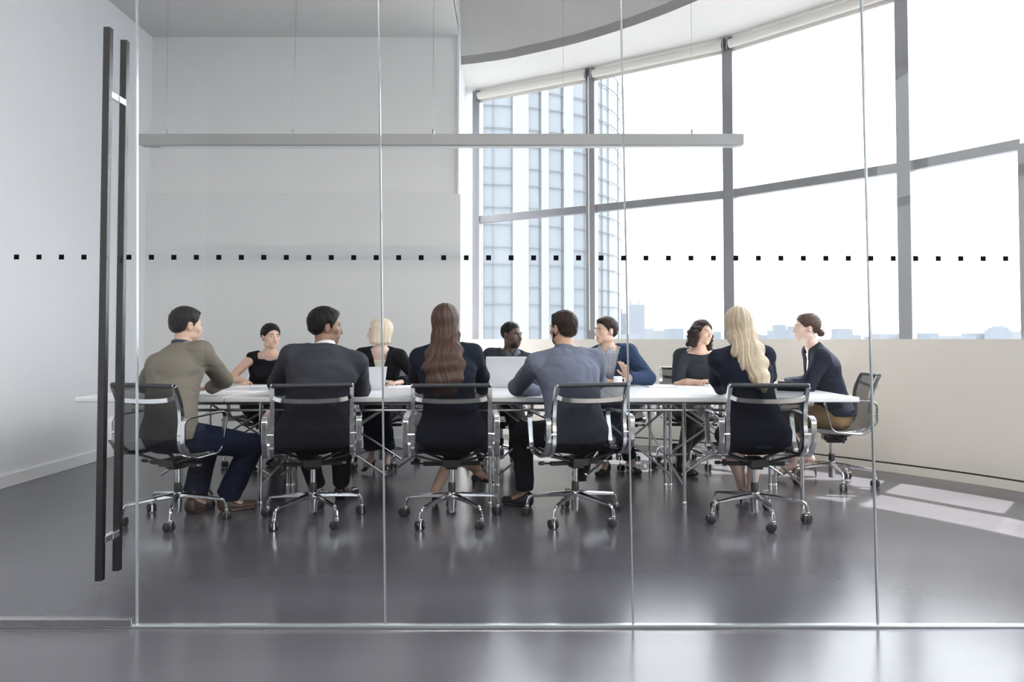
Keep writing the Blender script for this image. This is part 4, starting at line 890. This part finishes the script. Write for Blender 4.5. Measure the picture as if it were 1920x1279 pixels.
S = person('F2', 'woman with platinum blonde bob in black blazer, face turned left', 'fair', 'f', HP(712, 597, 6.34, .124), (98, 0, 0), tp_(718, 6.22), tp_(752, 6.2), (fa(697, 882, .115), 165), (fa(728, 880, .115), 178), hs=1.02, eR=(.9, -.5, -.5), eL=(-.9, -.5, -.5), yaw=182, wide=1.05, hand_r={'d': (.9, -.25, .0), 'curl': .35}, kR=(-.15, 1, .9), kL=(.15, 1, .9), lip='red')
brows(S, H_brown); top_garment(S, 'blazer', C_black, .015, .95, -.06, .05, wedge=(.085, .40, 1), pad=.008, flare=.01, seed=8); top_garment(S, 'camisole', C_cream, .004, .3, -.03, -.035, fold=0, sleeves=False, boat=.05); trousers(S, C_jean, wideleg=.012, short=.86); shoes(S, C_blkshoe, 'heel'); hair(S, H_plat, 'bob', .014, 1)
S = person('F3', 'bearded man in dark slate sweater sitting behind the open silver laptop', 'dark', 'm', HP(959, 604, 6.40), (232, -4, 0), tp_(925, 6.18), tp_(985, 6.16), (fa(905, 868), 170), (fa(965, 872), 190), eR=(.9, -.4, -.5), eL=(-.9, -.4, -.5), yaw=180)
brows(S, H_black); top_garment(S, 'sweater', C_dkgrey, .014, .97, -.03, .045, seed=9); collar(S, mat('slate_collar_cloth', (.09, .12, .17), .8, scale=200, var=.1), hgt=.04); trousers(S, C_trs); shoes(S, C_blkshoe); hair(S, H_black, 'buzz', .004)
f = Fld(S.head - .17, S.head + .17, .005); f.ell(S.hl(0, .037, -.072), [.052, .053, .044], S.HR, k=.01); f.ell(S.hl(0, .07, -.025), [.050, .05, .030], S.HR, k=.008, op='s'); f.ell(S.hl(0, .098, -.056), [.022, .016, .010], S.HR, k=.004, op='s'); f.build('beard', H_black, S.root, 1)
S = person('F4', 'man in navy blazer over checked shirt, gesturing with one open hand', 'light', 'm', HP(1136, 596, 6.34), (118, -2, 0), tp_(1140, 6.22), (gx(1176, 6.12), 6.12, .815), (fa(1135, 888), 155), (fa(1183, 884), 190), eR=(.9, -.4, -.5), eL=(-.9, -.3, -.5), yaw=172, wide=1.05, hand_l={'d': (-.25, -.35, .75), 'n': (.6, .5, .3), 'curl': .2}, kL=(.5, 1, .8))
brows(S, H_dark); top_garment(S, 'blazer', C_blz, .018, .93, -.06, .055, wedge=(.13, .36, 1), pad=.006, flare=.01, seed=10); top_garment(S, 'shirt', C_check, .006, .98, -.03, .05, fold=0); collar(S, C_check, hgt=.042); trousers(S, C_trs); shoes(S, C_blkshoe); hair(S, H_dark, 'short', .013, 4)
S = person('F5', 'smiling woman with curly dark shoulder length hair in charcoal blouse', 'light', 'f', HP(1316, 599, 6.36, .122), (214, -2, -10), tp_(1318, 6.16), tp_(1336, 6.15), (fa(1268, 872, .09), 170), (fa(1278, 888, .09), 205), eR=(.9, -.4, -.5), eL=(-.9, -.4, -.5), yaw=186, wide=1.05, hand_r={'d': (.8, -.4, .1), 'curl': .9}, hand_l={'d': (-.8, -.4, .2), 'curl': .9}, kR=(-.3, 1, .9), kL=(.3, 1, .9), lip='red')
brows(S, H_brown); top_garment(S, 'blouse', C_dkgrey, .016, .3, -.05, .025, short=.85, boat=.03, seed=11); trousers(S, mat('dark_brown_tights', (.022, .017, .016), .7), inf=.004, name='leggings'); shoes(S, C_blkshoe, 'boot'); hair(S, H_dark, 'curly', .012, part=.02)
